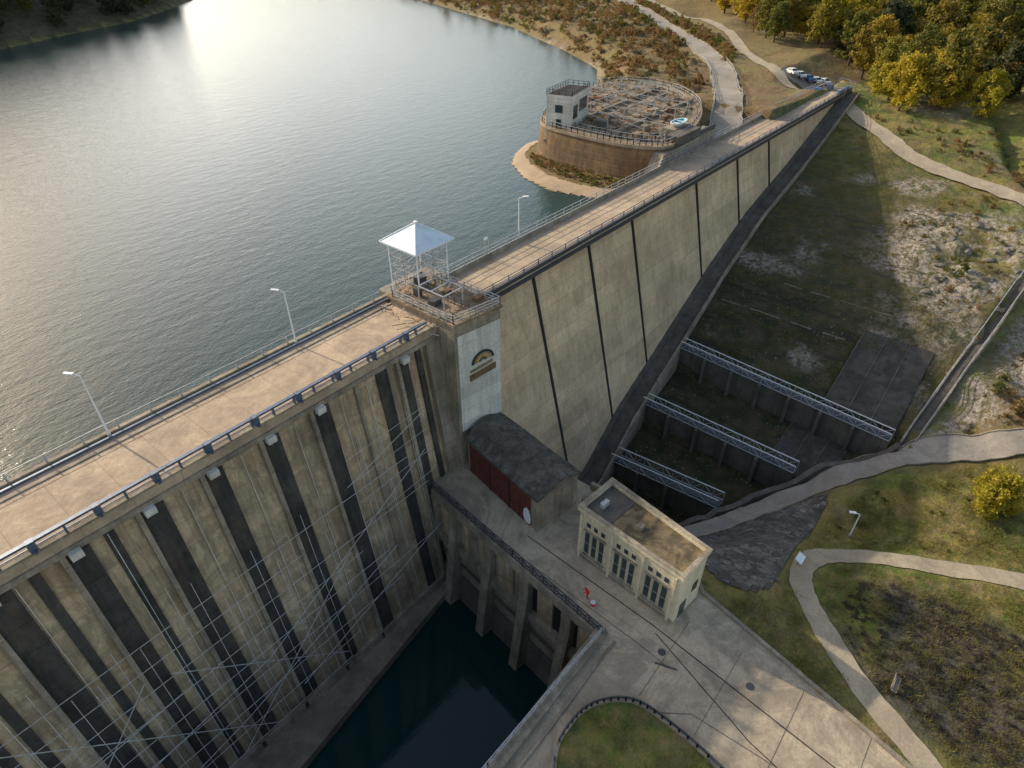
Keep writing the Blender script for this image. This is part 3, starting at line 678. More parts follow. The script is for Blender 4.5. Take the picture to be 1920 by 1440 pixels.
def onslope(xa,xb,ya,yb,off,k,st=4.):
    n=max(1,int((xb-xa)/st))
    for i in range(n):
        a=lerp(xa,xb,i/n);b=lerp(xa,xb,(i+1)/n)
        mb.hexa([(a,ya,zs(a)-1),(b,ya,zs(b)-1),(b,yb,zs(b)-1),(a,yb,zs(a)-1)],[(a,ya,zs(a)+off),(b,ya,zs(b)+off),(b,yb,zs(b)+off),(a,yb,zs(a)+off)],k)
onslope(92.3,108,-44.5,-34,.3,'slab',6); onslope(79.6,91.,-40,-31,.15,'slab',12)
for y in (-34,-37.5,-41,): onslope(92.4,108,y-.1,y+.1,.40,'concd',6)
for y in (-31,-34,-37): onslope(79.7,90.9,y-.1,y+.1,.25,'concd',12)
mb.obj("spillway_chute")
mb=MB()
for (x,ya,yb) in ((105,-32,-10),(113,-38,-18),(125,-40,-14),(137,-30,-12),(150,-22,-8)):
    n=12
    for i in range(n):
        if random.random()<.15: continue
        y0=lerp(ya,yb,i/n);y1=lerp(ya,yb,(i+1)/n); mb.beam((x,y0,H(x,y0)+.02),(x,y1,H(x,y1)+.02),.13,.14,'concd' if x>120 else 'conc')
mb.obj("slope_edging")
bank=smooth([(57.5,-25.3),(63,-28.2),(69,-31.7),(76,-35.7),(83,-40.2),(89,-45.7)],5)
mb=MB()
for a,b in zip(bank[:-1],bank[1:]):
    za,zb2=H(a[0]+.8,a[1]-1.6)+.3,H(b[0]+.8,b[1]-1.6)+.3
    d=Vector((b[0]-a[0],b[1]-a[1],0)).normalized();r=Vector((-d.y,d.x,0))*.4
    mb.hexa([(a[0]-r.x,a[1]-r.y,-39),(b[0]-r.x,b[1]-r.y,-39),(b[0]+r.x,b[1]+r.y,-39),(a[0]+r.x,a[1]+r.y,-39)],
            [(a[0]-r.x,a[1]-r.y,za),(b[0]-r.x,b[1]-r.y,zb2),(b[0]+r.x,b[1]+r.y,zb2),(a[0]+r.x,a[1]+r.y,za)],'concd')
mb.obj("basin_retaining_wall")
# ---------------------------------------------------------------- roads draped on terrain
def road(name,pts,w,mat,off=.14,kerbs=None,n=5,cross=6):
    P=smooth(pts,n); mb=MB(); rows=[]
    for i,p in enumerate(P):
        a=np.array(P[max(i-1,0)][:2]);b=np.array(P[min(i+1,len(P)-1)][:2]);d=(b-a)/np.linalg.norm(b-a);r=np.array([d[1],-d[0]])
        ww=p[2] if len(p)>2 else w
        zc=H(p[0],p[1])
        row=[]
        for c in range(cross+1):
            e_=1. if 0<c<cross else 1+.05*math.sin(i*1.7+c)+.04*math.sin(i*.6)
            q=np.array(p[:2])+r*ww*e_*(c/cross-.5); z=H(*q); row.append((q[0],q[1],max(z,zc*.5+z*.5)+off))
        rows.append(row)
    vs=[v for r_ in rows for v in r_]; c1=cross+1
    fs=[(i*c1+c,i*c1+c+1,(i+1)*c1+c+1,(i+1)*c1+c) for i in range(len(P)-1) for c in range(cross)]
    mb.add(vs,fs,mat)
    o=mb.obj(name,smooth=True)
    if kerbs:
        mb=MB()
        for c in (0,cross):
            for a,b in zip(rows[:-1],rows[1:]): mb.beam(Vector(a[c])+Vector((0,0,.03)),Vector(b[c])+Vector((0,0,.03)),.2,.24,kerbs)
        mb.obj(name+"_kerb")
    return rows
road("bank_road",[(57,-27.5,3),(63,-30.6,4),(69,-34.2,5),(76,-38.3,5.5),(83,-43,5.5),(89,-48.5,5.5),(94,-55.5,5),(99,-63,5),(106,-76,5),(112,-100,5)],5,'asph',.16,kerbs='conc',n=8)
road("footpath",[(30,-82),(35,-68),(40.5,-59),(44.8,-52),(49.3,-46.8),(53.5,-43.6),(57.5,-43),(61.,-45.5),(64,-51),(67.6,-58),(71,-67),(73,-80)],2.4,'path',.1,n=9)
road("hill_road",[(193,3),(186,-1),(180,-7),(172,-16),(166.5,-22),(162,-30),(159,-38),(156,-47),(153,-60),(150,-80)],4.2,'path',.2,n=7)
rr=road("valley_road",[(131,7.3),(139,9.3),(150,14),(164,20.5),(180,28.5),(197,38.5),(225,60),(262,95),(300,132),(340,170),(420,240)],6.5,'asph',.3,n=8,kerbs='conc')
road("side_road",[(186,5),(188,12),(200,24),(222,41),(252,62),(275,88),(300,117),(340,160)],3.6,'path',.2,n=7)
for c in (0,6): railing("road_guardrail",[tuple(Vector(r_[c])+Vector((0,0,.1))) for r_ in rr[8:44:2]],.7,2,'steel',(1.,.6),.08)
def patch(name,poly,mat,off,step=.8):
    xs_=[p[0] for p in poly];ys_=[p[1] for p in poly]
    gx=np.arange(min(xs_),max(xs_)+step,step);gy=np.arange(min(ys_),max(ys_)+step,step)
    X_,Y_=np.meshgrid(gx,gy);d,ins=seg_d(X_,Y_,poly);ok=ins|(d<.4)
    idx=-np.ones(X_.shape,int);vs=[];fs=[]
    for j in range(len(gy)):
        for i in range(len(gx)):
            if ok[j,i]: idx[j,i]=len(vs);vs.append((gx[i],gy[j],H(gx[i],gy[j])+off))
    for j in range(len(gy)-1):
        for i in range(len(gx)-1):
            q=[idx[j,i],idx[j,i+1],idx[j+1,i+1],idx[j+1,i]]
            if min(q)>=0: fs.append(q)
    return MB().add(vs,fs,mat).obj(name,smooth=True)
patch("stone_pitching",smooth([(50,-32),(56,-28.5),(62,-32),(68,-36),(72.5,-40.2),(69,-41.5),(63,-41),(57,-40.8),(50.5,-41),(48.,-38.5)],4,True),'pave',.12,.4)
mb=MB(); n=16
def sp_(t): x=lerp(91,140,t);y=lerp(-46.6,-52.5,t); return (x,y,H(x,y)+.3)
for i in range(n):
    a=sp_(i/n);b=sp_((i+1)/n)
    for (o,w_,up_,k) in ((0,1.2,0,'concd'),(.8,.3,.3,'conc'),(-.8,.3,.3,'conc')):
        mb.hexa([(a[0],a[1]+o-w_/2,a[2]-2),(b[0],b[1]+o-w_/2,b[2]-2),(b[0],b[1]+o+w_/2,b[2]-2),(a[0],a[1]+o+w_/2,a[2]-2)],
                [(a[0],a[1]+o-w_/2,a[2]+up_),(b[0],b[1]+o-w_/2,b[2]+up_),(b[0],b[1]+o+w_/2,b[2]+up_),(a[0],a[1]+o+w_/2,a[2]+up_)],k)
mb.obj("hillside_channel")
for dy in (-.8,.8):
    railing("channel_railing",[(sp_(t)[0],sp_(t)[1]+dy,sp_(t)[2]+.3) for t in np.linspace(0,1,9)],1.0,1.8,'steel',(1.,.5),.07)
railing("bank_fence",[(98,-61,H(98,-61)),(108,-61.5,H(108,-61.5)),(120,-62,H(120,-62)),(134,-64,H(134,-64))],1.2,2,'steel',(1.,.5),.08)
# ---------------------------------------------------------------- round bastion on the peninsula
bs=empty("round_bastion")
bp=smooth([(110,7.5),(107,10.5),(105.6,15),(105.3,20),(105.4,26),(106,31),(108,35),(112,37.8),(118,40),(126,42),(138,44.5),(148,44.),(153,37),(151,27),(143,18.),(134,13),(126,10.3),(118,8.2)],4,True)
def offset(poly,d):
    c=np.mean(np.array(poly),0); out=[]
    for i,p in enumerate(poly):
        a=np.array(poly[i-1]);b=np.array(poly[(i+1)%len(poly)]);t=(b-a)/np.linalg.norm(b-a);nn=np.array([t[1],-t[0]])
        if np.dot(nn,np.array(p)-c)<0: nn=-nn
        out.append(tuple(np.array(p)+nn*d))
    return out
mb=MB(); lo=offset(bp,1.0); n=len(bp)
mb.add([(x,y,-5) for x,y in lo]+[(x,y,2.6) for x,y in bp],[(i,(i+1)%n,n+(i+1)%n,n+i) for i in range(n)],'stone')
mb.prism(offset(bp,.25),2.6,3.1,'conc','gravel')
mb.obj("masonry_wall",bs)
bb=offset(bp,-.2)
railing("bastion_railing",[(*p,3.1) for p in bb+bb[:1]],1.1,1.5,'steel',(1.,.5),.08,parent=bs)
railing("inner_railing",[(*p,3.1) for p in offset(bp,-3.)],1.1,2.,'steel',(1.,.5),.07,parent=bs)
def inpoly(x,y,poly):
    c=False
    for i in range(len(poly)):
        x0,y0=poly[i];x1,y1=poly[(i+1)%len(poly)]
        if (y0>y)!=(y1>y) and x<(x1-x0)*(y-y0)/(y1-y0)+x0: c=not c
    return c
inn=offset(bp,-2.)
mb=MB()
for i in range(6):
    x=112+i*6
    ys=[y for y in (14,22,30,38) if inpoly(x,y,inn)]
    for y in ys: mb.beam((x,y,3.1),(x,y,5.8),.13,.13,'steel')
    for a,b in zip(ys[:-1],ys[1:]): mb.beam((x,a,5.8),(x,b,5.8),.1,.1,'steel'); mb.beam((x,a,4.4),(x,b,5.8),.07,.07,'steel')
for y in (22,30): mb.beam((112,y,5.8),(142,y,5.8),.11,.11,'steel')
k=0
while k<460:
    x=random.uniform(107,150);y=random.uniform(9,43)
    if not inpoly(x,y,inn): continue
    L=random.uniform(.4,2.8);a=random.choice([0,1.57,random.uniform(0,3)]); k+=1
    mb.beam((x,y,3.2),(x+math.cos(a)*L,y+math.sin(a)*L*.8,3.2+random.random()*.7),.15,.12,random.choice(['steel','conc','gravel','dsteel','rusty','rusty','stone','stone','gravel']))
k=0
while k<80:
    x=random.uniform(108,148);y=random.uniform(10,40)
    if not inpoly(x,y,inn): continue
    k+=1; s=random.uniform(.4,2.); mb.box(x,x+s,y,y+s*.7,3.1,3.1+random.uniform(.2,1.2),random.choice(['conc','gravel','concd','stone','rusty']))
for (a,b) in (((108,19),(143,19.5)),((120,11.5),(120.4,38)),((133,15),(133.4,41)),((108,29),(149,31))):
    mb.beam((*a,3.4),(*b,3.4),.4,.6,'conc')
mb.obj("deck_structures",bs)
inner=[(103,8.5),(99.3,14),(97.8,20),(98.8,26.5),(102,33),(106.5,38.2),(112.5,40.8),(119,41.4)]
patch("beach",[(99.5,6.5),(95.5,14),(93.7,22),(96,30),(101,37),(106,40.3),(113,42.8),(121,42.3)]+inner[::-1],'beach',.1,.5)
vt=empty("intake_tower")
mb=MB(); q=[(106.2,32.6),(107.6,27.6),(116.6,29.8),(115.4,34.2)]
mb.prism(q,.6,8.4,'white','roofd'); mb.prism(offset(q,.25),8.4,9.,'white','roofd'); 
mb.prism(offset(q,-.5),9.,9.06,'black'); mb.prism(offset(q,.4),0.,.6,'conc')
def tq(u,z,o,i0=0,i1=1): a=Vector((*q[i0],0));b_=Vector((*q[i1],0));d=(b_-a).normalized();nn=Vector((d.y,-d.x,0)); c_=Vector((111.5,31,0)); nn=nn if nn.dot((a+b_)/2-c_)>0 else -nn; p=a.lerp(b_,u)+nn*o; return (p.x,p.y,z)
for u0,u1,z0,z1,k,i0,i1 in ((.35,.65,5.8,7.2,'glass',0,1),(.4,.6,3.2,4.6,'glass',0,1),(.1,.35,4.6,7.,'glass',1,2),(.45,.9,5.4,7.6,'glass',1,2)):
    mb.hexa([tq(u0,z0,-.1,i0,i1),tq(u1,z0,-.1,i0,i1),tq(u1,z0,.05,i0,i1),tq(u0,z0,.05,i0,i1)],[tq(u0,z1,-.1,i0,i1),tq(u1,z1,-.1,i0,i1),tq(u1,z1,.05,i0,i1),tq(u0,z1,.05,i0,i1)],k)
mb.obj("tower_shell",vt)
railing("roof_railing",[(*p,9.) for p in q+q[:1]],.9,1.2,'dsteel',(1.,.5),.07,parent=vt)
mb=MB(); mb.hexa([(103,6.7,-5),(128,6.7,-5),(128,9.6,-5),(105,9.6,-5)],[(107,6.7,2.2),(128,6.7,2.6),(128,9.6,2.6),(108,9.6,2.2)],'conc')
mb.box(112,121.,6.75,9.3,2.65,4.2,'concd') ; mb.box(121,127.8,6.75,7.1,2.65,3.5,'dsteel'); mb.obj("wing_wall")
bt=empty("rowing_boat"); mb=MB(); n=16; rows=[]
for t,(sc,zz) in enumerate(((.55,.0),(.9,.45),(1.,.8),(.86,.8),(.7,.35))):
    rows.append([( (119.)+math.cos(a)*2.6*sc*(1+.12*math.cos(a)), 10.6+math.sin(a)*1.2*sc, 2.75+1.5+zz) for a in [2*math.pi*i/n for i in range(n)]])
mb2=MB(); mb2.box(115.8,122.6,9.62,12.2,-2,4.22,'conc'); mb2.obj("boat_slipway_block")
for t in range(4):
    mb.add(rows[t]+rows[t+1],[(i,(i+1)%n,n+(i+1)%n,n+i) for i in range(n)],'whitep' if t<3 else 'turq')
mb.add(rows[4],[tuple(range(n))],'turq'); mb.add(rows[0],[tuple(range(n))],'whitep'); mb.box(118.2,118.6,9.7,11.5,4.8,4.9,'whitep'); mb.box(119.8,120.2,9.7,11.5,4.8,4.9,'whitep')
mb.obj("hull",bt)

# ---------------------------------------------------------------- vehicles
def car(x,y,rz,body):
    z=H(x,y)+.25; mb=MB(); c,s=math.cos(rz),math.sin(rz)
    T=lambda a,b,h:(x+a*c-b*s,y+a*s+b*c,z+h)
    prof=[(-2.1,.3),(-2.15,.75),(-1.9,.9),(-1.35,.95),(-.85,1.42),(.7,1.45),(1.25,.98),(2.0,.85),(2.15,.6),(2.1,.3)]; n=len(prof)
    L_=[T(a,-.85+(.12 if h>1.2 else 0),h) for a,h in prof];R_=[T(a,.85-(.12 if h>1.2 else 0),h) for a,h in prof]
    mb.add(L_+R_,[tuple(range(n)),tuple(range(2*n-1,n-1,-1))]+[(i,(i+1)%n,n+(i+1)%n,n+i) for i in range(n)],body)
    for sd in (-1,1):
        w=[T(-1.15,.86*sd,1.0),T(1.0,.86*sd,1.0),T(.62,.77*sd,1.38),T(-.8,.77*sd,1.38)]; mb.add(w,[(0,1,2,3)],'glass')
        for wx in (-1.3,1.3): mb.cyl(T(wx,.7*sd,.32),T(wx,.9*sd,.32),.33,.33,'tyre',12)
    for (a0,h0,a1,h1) in ((.74,1.46,1.22,1.02),(-.88,1.44,-1.33,.99)):
        mb.add([T(a0,-.66,h0),T(a0,.66,h0),T(a1,.74,h1),T(a1,-.74,h1)],[(0,1,2,3)],'glass')
    mb.obj("parked_car")
for i,(x,y,rz,k) in enumerate(((199.5,17.5,.9,'carwhite'),(201.5,15.8,.9,'carwhite'),(203.5,14,.9,'carblue'),(205.5,12.3,.9,'carwhite'),(207.5,10.5,.9,'carwhite'))): car(x,y,rz,k)
patch("parking_area",[(195,19),(201,21),(212,10),(207,5),(197,12)],'asph',.18,1.)
mb=MB()
for i in range(5): 
    x=184+i*1.7; mb.box(x,x+1.2,-.2,.1,.0,1.1,'carblue'); mb.box(x+.5,x+.7,-.5,.4,0,.1,'dsteel')
mb.box(188,190,3,4.4,0,1.4,'bluest'); mb.box(184,185,4.4,6,0,1.1,'carblue')
for (x,y) in ((186,-1),(190,-2),(192,0),(194,3),(190,5.5)): mb.beam((x,y,-1),(x,y,2.4),.12,.12,'steel')
for a,b in (((186,-1),(190,-2)),((190,-2),(192,0)),((192,0),(194,3)),((194,3),(190,5.5))): mb.beam((*a,2.3),(*b,2.3),.1,.1,'bluest');mb.beam((*a,1.2),(*b,1.2),.1,.1,'bluest')
mb.obj("road_barrier")
mb=MB(); z=H(46.9,-54.4)+.05; bx,by=46.9,-54.4
for k in range(3): mb.box(bx-.9,bx+.9,by-.25+k*.17,by-.12+k*.17,z+.45,z+.5,'conc')
for k in range(2): mb.box(bx-.9,bx+.9,by+.28,by+.33,z+.6+k*.2,z+.74+k*.2,'conc')
for k in (-.7,.7): mb.box(bx+k-.05,bx+k+.05,by-.25,by+.25,z,z+.45,'dsteel'); mb.box(bx+k-.05,bx+k+.05,by+.22,by+.3,z,z+.95,'dsteel')
mb.obj("park_bench")
mb=MB(); x,y=56.6,-42.2; z=H(x,y)
mb.beam((x-.5,y,z),(x-.5,y,z+.8),.07,.07,'dsteel');mb.beam((x+.5,y,z),(x+.5,y,z+.8),.07,.07,'dsteel')
mb.hexa([(x-.7,y-.45,z+.75),(x+.7,y-.45,z+.75),(x+.7,y+.35,z+1.1),(x-.7,y+.35,z+1.1)],[(x-.7,y-.45,z+.8),(x+.7,y-.45,z+.8),(x+.7,y+.35,z+1.15),(x-.7,y+.35,z+1.15)],'whitep'); mb.obj("information_board")

# ---------------------------------------------------------------- person bending forward in red
def person(x,y,z,rz):
    root=empty("person",(x,y,z)); root.rotation_euler=(0,0,rz)
    def skin(name,vs,es,rad,mat,sub=1):
        me=D.meshes.new(name); me.from_pydata(vs,es,[]); o=D.objects.new(name,me); COL.objects.link(o); o.parent=root
        o.modifiers.new("s",'SKIN'); me.update()
        for i,r in enumerate(rad): me.skin_vertices[0].data[i].radius=(r,r)
        me.skin_vertices[0].data[0].use_root=True
        ss=o.modifiers.new("u",'SUBSURF'); ss.levels=sub; ss.render_levels=sub
        me.materials.append(M[mat]); return o
    skin("jacket_and_arms",[(0,0,.88),(.12,0,1.12),(.24,0,1.34),(.30,0,1.43),(.26,.19,1.36),(.40,.26,1.12),(.56,.2,.95),(.26,-.19,1.36),(.38,-.28,1.12),(.55,-.2,.93)],
         [(0,1),(1,2),(2,3),(2,4),(4,5),(5,6),(2,7),(7,8),(8,9)],[.17,.17,.18,.08,.09,.07,.05,.09,.07,.05],'red')
    skin("legs",[(0,0,.92),(0,.1,.86),(.12,.13,.48),(0,.14,.08),(.16,.15,.04),(0,-.1,.86),(.14,-.13,.48),(0,-.14,.08),(.16,-.15,.04)],[(0,1),(1,2),(2,3),(3,4),(0,5),(5,6),(6,7),(7,8)],[.14,.1,.075,.05,.045,.1,.075,.05,.045],'red')
    skin("head",[(.31,0,1.46),(.36,0,1.56),(.39,0,1.64)],[(0,1),(1,2)],[.06,.1,.09],'skin')
    skin("cap",[(.35,0,1.63),(.38,0,1.70),(.45,0,1.66)],[(0,1),(1,2)],[.12,.12,.06],'red')
    for sg in (-1,1):
        for k in range(5): 
            a=-.03+.015*k
            skin("finger",[(.56,.2*sg,.95),(.60,.2*sg+a,.90),(.61,.2*sg+a,.86-.01*(k%3))],[(0,1),(1,2)],[.02,.01,.008],'skin',0)
person(36.1,-27.0,-20,2.2)
mb=MB(); mb.cyl((35.7,-27.9,-20),(35.7,-27.9,-19.55),.22,.25,'red',12); mb.cyl((35.7,-27.9,-19.55),(35.7,-27.9,-19.5),.27,.27,'whitep',12); mb.beam((35.5,-27.9,-19.5),(35.9,-27.9,-19.3),.03,.03,'steel'); mb.obj("red_bucket")

# ---------------------------------------------------------------- vegetation
def tree_mesh(name,hgt,rad,nclump,per,lm,trunk=True,low=.3,seed=0,size=.4):
    R_=random.Random(seed); mb=MB()
    if trunk:
        mb.cyl((0,0,-.6),(0,0,hgt*.35),hgt*.03,hgt*.022,'bark'); mb.cyl((0,0,hgt*.35),(.1,0,hgt*.85),hgt*.022,hgt*.005,'bark')
        for i in range(9):
            a=i*2.4; z=hgt*(.25+.06*i); r=rad*(.75-.04*i)
            mb.cyl((0,0,z),(math.cos(a)*r,math.sin(a)*r,z+hgt*.16),hgt*.012,hgt*.003,'bark',5)
    for c in range(nclump):
        t=R_.random(); zz=low+(1-low)*t; prof=math.sqrt(max(0,1-((zz-(low+.42*(1-low)))/(.6*(1-low)))**2))
        a=R_.uniform(0,6.28); rr=rad*prof*math.sqrt(R_.random())*(.8+.35*math.sin(a*3+seed))
        cx_,cy_,cz_=math.cos(a)*rr,math.sin(a)*rr,hgt*zz*(.96+.08*R_.random()); cr=rad*R_.uniform(.16,.30)
        for i in range(per):
            d=Vector((R_.gauss(0,1),R_.gauss(0,1),R_.gauss(0,.8))); d=d.normalized()*cr*R_.random()**.4
            p=Vector((cx_,cy_,cz_))+d; u=Vector((R_.gauss(0,1),R_.gauss(0,1),R_.gauss(0,1))).normalized(); v=u.cross(Vector((R_.gauss(0,1),R_.gauss(0,1),R_.gauss(0,1)))).normalized()
            s=size*R_.uniform(.6,1.2)
            mb.add([p-u*s,p+v*s*.7,p+u*s,p-v*s*.7],[(0,1,2,3)],lm)
    me=D.meshes.new(name); me.from_pydata(mb.v,[],mb.f)
    for k in mb.mats: me.materials.append(M[k])
    me.polygons.foreach_set("material_index",mb.m); me.update(); return me
TG=[tree_mesh("green_tree_%d"%i,12+2*i,4.6+.5*i,80,42,'leafg',seed=i+1,size=.34,low=.2) for i in range(3)]
TO=[tree_mesh("olive_tree_%d"%i,11+2*i,4.6,80,42,'leafo',seed=i+71,size=.33,low=.18) for i in range(2)]
TY=[tree_mesh("yellow_tree_%d"%i,10+i,4.2,80,42,'leafy',seed=i+11,size=.32,low=.15) for i in range(2)]
TD=[tree_mesh("dark_tree_%d"%i,12,4.8,60,36,'leafd',seed=i+21,size=.42,low=.15) for i in range(2)]
TB=[tree_mesh("bare_tree_%d"%i,7+i,3.2,50,24,'leafb',seed=i+31,size=.2,low=.2) for i in range(2)]
SB=[tree_mesh("shrub_b%d"%i,1.9,1.6,20,26,'leafb',False,.05,seed=i+41,size=.15) for i in range(3)]
SG=[tree_mesh("shrub_g%d"%i,1.8,1.5,20,26,'leafg',False,.05,seed=i+51,size=.15) for i in range(3)]
SK=[tree_mesh("shrub_k%d"%i,1.0,1.6,22,22,'leafk',False,.02,seed=i+61,size=.10) for i in range(3)]
def tuft_mesh(name,seed):
    R_=random.Random(seed); mb=MB()
    for i in range(70):
        a=R_.uniform(0,6.28); r=1.1*math.sqrt(R_.random()); p=Vector((math.cos(a)*r,math.sin(a)*r,0)); b=R_.uniform(0,6.28); h=R_.uniform(.15,.42)
        d=Vector((math.cos(b),math.sin(b),0))*.035; l=Vector((R_.gauss(0,.12),R_.gauss(0,.12),h)); mb.add([p-d,p+d,p+l],[(0,1,2)],'grassb')
    me=D.meshes.new(name); me.from_pydata(mb.v,[],mb.f); me.materials.append(M['grassb']); me.update(); return me
GT=[tuft_mesh("grass_tuft_%d"%i,i) for i in range(3)]
def inst(me,name,x,y,s,parent=None,z=None,dz=-.1):
    o=D.objects.new(name,me); COL.objects.link(o); o.location=(x,y,(H(x,y) if z is None else z)+dz); o.scale=(s,s,s*random.uniform(.85,1.15)); o.rotation_euler=(0,0,random.uniform(0,6.28))
    if parent: o.parent=parent
    return o
roadlines=[[(134,8.5),(160,18),(196,38.5),(225,60),(262,95),(300,132),(340,170)],[(188,12),(200,24),(222,41),(252,62),(275,88),(300,117),(340,160)],[(193,3),(180,-7),(166,-22),(159,-38),(153,-60)],[(197,18),(209,8)]]
def neard(x,y):
    X_=np.array([x]);Y_=np.array([y]); return min(seg_d(X_,Y_,r_,False)[0][0] for r_ in roadlines)
fpath=[(35,-68),(40.5,-59),(44.8,-52),(49.3,-46.8),(53.5,-43.6),(57.5,-43),(61.,-45.5),(64,-51),(67.6,-58),(71,-67)]
bpath=[(57,-27.5),(63,-30.6),(69,-34.2),(76,-38.3),(83,-43),(89,-48.5),(94,-55.5),(99,-63),(106,-76)]
def near2(x,y):
    X_=np.array([x]);Y_=np.array([y]); return min(seg_d(X_,Y_,fpath,False)[0][0]-1.,seg_d(X_,Y_,bpath,False)[0][0]-2.4)
def scatter(parent,poly,n,mind,pick,smin,smax,clear=5.,dz=-.1,path=False):
    xs_=[p[0] for p in poly];ys_=[p[1] for p in poly];pts=[];k=0;cell={}
    while len(pts)<n and k<n*14:
        k+=1;x=random.uniform(min(xs_),max(xs_));y=random.uniform(min(ys_),max(ys_))
        if not inpoly(x,y,poly): continue
        ck=(int(x//mind),int(y//mind))
        if any((x-a)**2+(y-b)**2<mind*mind for i in (-1,0,1) for j in (-1,0,1) for a,b in cell.get((ck[0]+i,ck[1]+j),())): continue
        if H(x,y)<LAKE+.3 and y>3: continue
        if neard(x,y)<clear: continue
        if path and near2(x,y)<.8: continue
        cell.setdefault(ck,[]).append((x,y)); pts.append((x,y)); inst(pick(x,y),parent.name+"_plant",x,y,random.uniform(smin,smax),parent,dz=dz)
forest=empty("forest")
fpoly=[(190,-14),(200,-6),(212,-2),(224,14),(243,44),(262,58),(290,84),(330,120),(420,200),(520,200),(500,-60),(330,-160),(200,-160),(182,-80),(184,-45)]
def pf_(x,y):
    r=random.random()
    edge=x<225 and y>-60
    if r<(.45 if edge else .2): return random.choice(TY)
    if r<.62: return random.choice(TO)
    if r<.67: return random.choice(TB)
    if r<.75: return random.choice(TD)
    return random.choice(TG)
scatter(forest,fpoly,950,4.8,pf_,.9,1.4,7)
fl=empty("far_shore_woods")
scatter(fl,[(-120,221),(20,243),(80,266),(146,301),(175,328),(206,360),(230,430),(225,500),(-120,420)],700,5.,lambda x,y:random.choice(TD+TG[:1]),.7,1.2)
br=empty("hillside_shrubs")
scatter(br,[(156,50),(172,66),(192,80),(212,107),(244,160),(288,262),(330,330),(420,330),(420,250),(300,137),(262,100),(225,66),(196,44),(178,34),(160,26)],1900,1.2,lambda x,y:random.choice(SB+SB+SG+SK),.4,1.4,5)
scatter(br,[(215,85),(250,150),(300,280),(420,330),(420,250),(300,150),(250,105)],130,3,lambda x,y:random.choice(TB+SB),.7,1.1,6)
scatter(br,[(196,30),(230,52),(300,120),(330,150),(290,130),(225,70)],240,1.3,lambda x,y:random.choice(SB+SG),.6,1.4,3.5)
gs=empty("bank_shrubs")
scatter(gs,[(92,-52),(100,-53),(138,-57),(145,-80),(115,-80),(100,-66)],190,1.,lambda x,y:random.choice(SB+SG+SK),.25,.9,1,path=True)
scatter(gs,[(47,-50),(52,-48),(56,-47.5),(59,-50),(61,-56),(61,-66),(50,-72),(44,-64),(44.5,-57)],420,.4,lambda x,y:random.choice(SK),.15,.45,1,path=True)
scatter(gs,[(62,-43),(74,-44),(90,-57),(86,-70),(74,-64),(68,-52)],40,1.,lambda x,y:random.choice(SG),.12,.3,1,path=True)
scatter(gs,[(102,10),(99.5,16),(99.5,24),(102,32),(107.5,38),(106,33),(104,24),(104,14),(107,8)],130,.6,lambda x,y:random.choice(SG+SB),.2,.45,1)
scatter(gs,[(162,-62),(152,-55),(160,-28),(182,-10),(182,-50)],60,1.,lambda x,y:random.choice(SG+SB),.2,.8,3)
scatter(gs,[(112,-50),(118,-36),(145,-28),(158,-40),(135,-52)],45,1.,lambda x,y:random.choice(SG+SB),.2,.6,3)
gr=empty("grass_clumps")
scatter(gr,[(44.5,-37),(48,-41.5),(56,-42),(62,-42),(74,-44),(92,-57),(88,-72),(72,-80),(40,-80),(38.5,-62),(42,-50)],1500,.35,lambda x,y:random.choice(GT),.5,1.1,1,dz=0.,path=True)
scatter(gr,[(93,-10),(110,-8),(180,-3),(160,-40),(150,-48),(112,-46),(93,-32)],900,.5,lambda x,y:random.choice(GT),.5,1.1,3,dz=0.)
for i in range(110):
    x=random.uniform(15,29);y=random.uniform(-56,-34)
    if inpoly(x,y,offset(isl,-.6)): inst(random.choice(GT),"grass_clump",x,y,random.uniform(.5,1.),gr,z=-19.82,dz=0)
def boulder(seed):
    import bmesh
    bm=bmesh.new(); bmesh.ops.create_icosphere(bm,subdivisions=2,radius=1)
    for v in bm.verts: v.co*=1+.7*noise.noise(v.co*1.1+Vector((seed*7,0,0))); v.co.z*=.45
    me=D.meshes.new("boulder_%d"%seed); bm.to_mesh(me); bm.free(); me.materials.append(M['rockm']); return me
BO=[boulder(i) for i in range(4)]; rkz=empty("rock_outcrop")
scatter(rkz,[(116,-42),(128,-34),(144,-32),(152,-42),(134,-52),(116,-49)],90,.7,lambda x,y:random.choice(BO),.15,1.1,1,dz=-.2)
scatter(rkz,[(92,-49),(112,-52),(132,-55),(130,-59),(100,-57)],110,.6,lambda x,y:random.choice(BO),.1,.5,1)
TN=tree_mesh("yellow_tree_near",5.8,2.9,110,64,'leafy',seed=99,size=.19,low=.08)
inst(TN,"yellow_tree",79.5,-57.5,1.)
for (x,y,s) in ((187,-14,1.1),(190,-22,1.2),(188,-31,.9),(192,-10,1.)): inst(random.choice(TY),"yellow_tree",x,y,s)
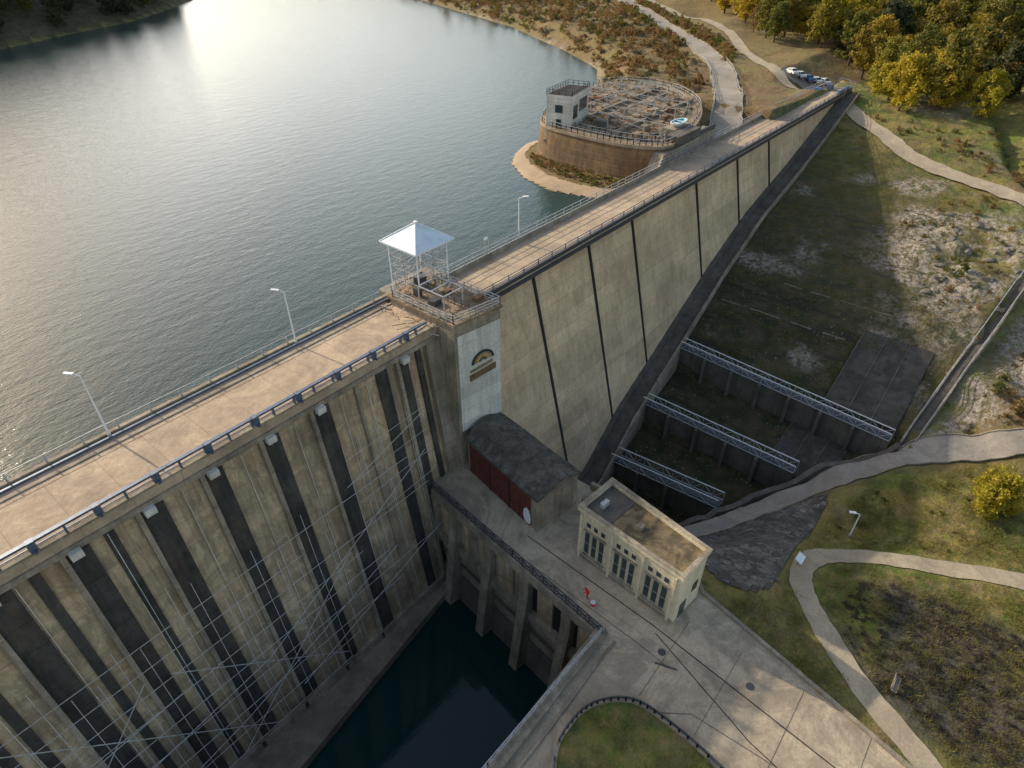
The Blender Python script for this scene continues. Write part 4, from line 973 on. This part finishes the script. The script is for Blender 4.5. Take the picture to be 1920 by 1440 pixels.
inst(SB[0],"round_shrub",102,-57.6,1.6); inst(SG[1],"round_shrub",126,-42,1.3); inst(SG[0],"round_shrub",28.5,-53,.8)

# ---------------------------------------------------------------- light, sky, camera
sx,sy=-.12,.993
el=math.radians(25); az=math.atan2(sx,sy)
w=D.worlds.new("World"); C.scene.world=w; w.use_nodes=True; nt=w.node_tree; g=G(nt)
sky=nt.nodes.new("ShaderNodeTexSky"); sky.sky_type='NISHITA'; sky.sun_disc=False; sky.sun_elevation=el; sky.sun_rotation=az
sky.air_density=1.; sky.dust_density=1.6
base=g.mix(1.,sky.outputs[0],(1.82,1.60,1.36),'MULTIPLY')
def dirfac(v,p0,p1):
    v=Vector(v).normalized(); vm=nt.nodes.new("ShaderNodeVectorMath"); vm.operation='DOT_PRODUCT'
    g.L(g.tc.outputs["Generated"],vm.inputs[0]); vm.inputs[1].default_value=v
    return g.ramp(vm.outputs["Value"],[(p0,0.),(p1,1.)],'EASE')
cl=g.math('MULTIPLY',dirfac((.50,.86,.20),.88,.995),g.ramp(g.noise(3.,5,.6,g.tc.outputs["Generated"]),[(.3,.5),(.6,1.)]))
base=g.mix(cl,base,(8.,8.1,8.2),'ADD')
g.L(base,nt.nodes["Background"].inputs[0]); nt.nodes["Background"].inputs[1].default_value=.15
sd=Vector((math.sin(az)*math.cos(el),math.cos(az)*math.cos(el),math.sin(el)))
L=D.lights.new("sun",'SUN'); L.energy=5.; L.angle=math.radians(.6); L.color=(1.,.86,.64)
o=D.objects.new("sun",L); COL.objects.link(o); o.rotation_euler=(-sd).to_track_quat('-Z','Y').to_euler()
cam=D.cameras.new("camera"); cam.lens=22.5; cam.sensor_width=36; cam.clip_end=6000; cam.clip_start=.5
o=D.objects.new("camera",cam); COL.objects.link(o); o.location=(0,-46.6,38)
o.rotation_euler=(math.radians(90-36.75),0,-math.atan2(.7703,.6377))
C.scene.camera=o
C.scene.view_settings.view_transform='Standard'; C.scene.view_settings.look='None'; C.scene.view_settings.exposure=0
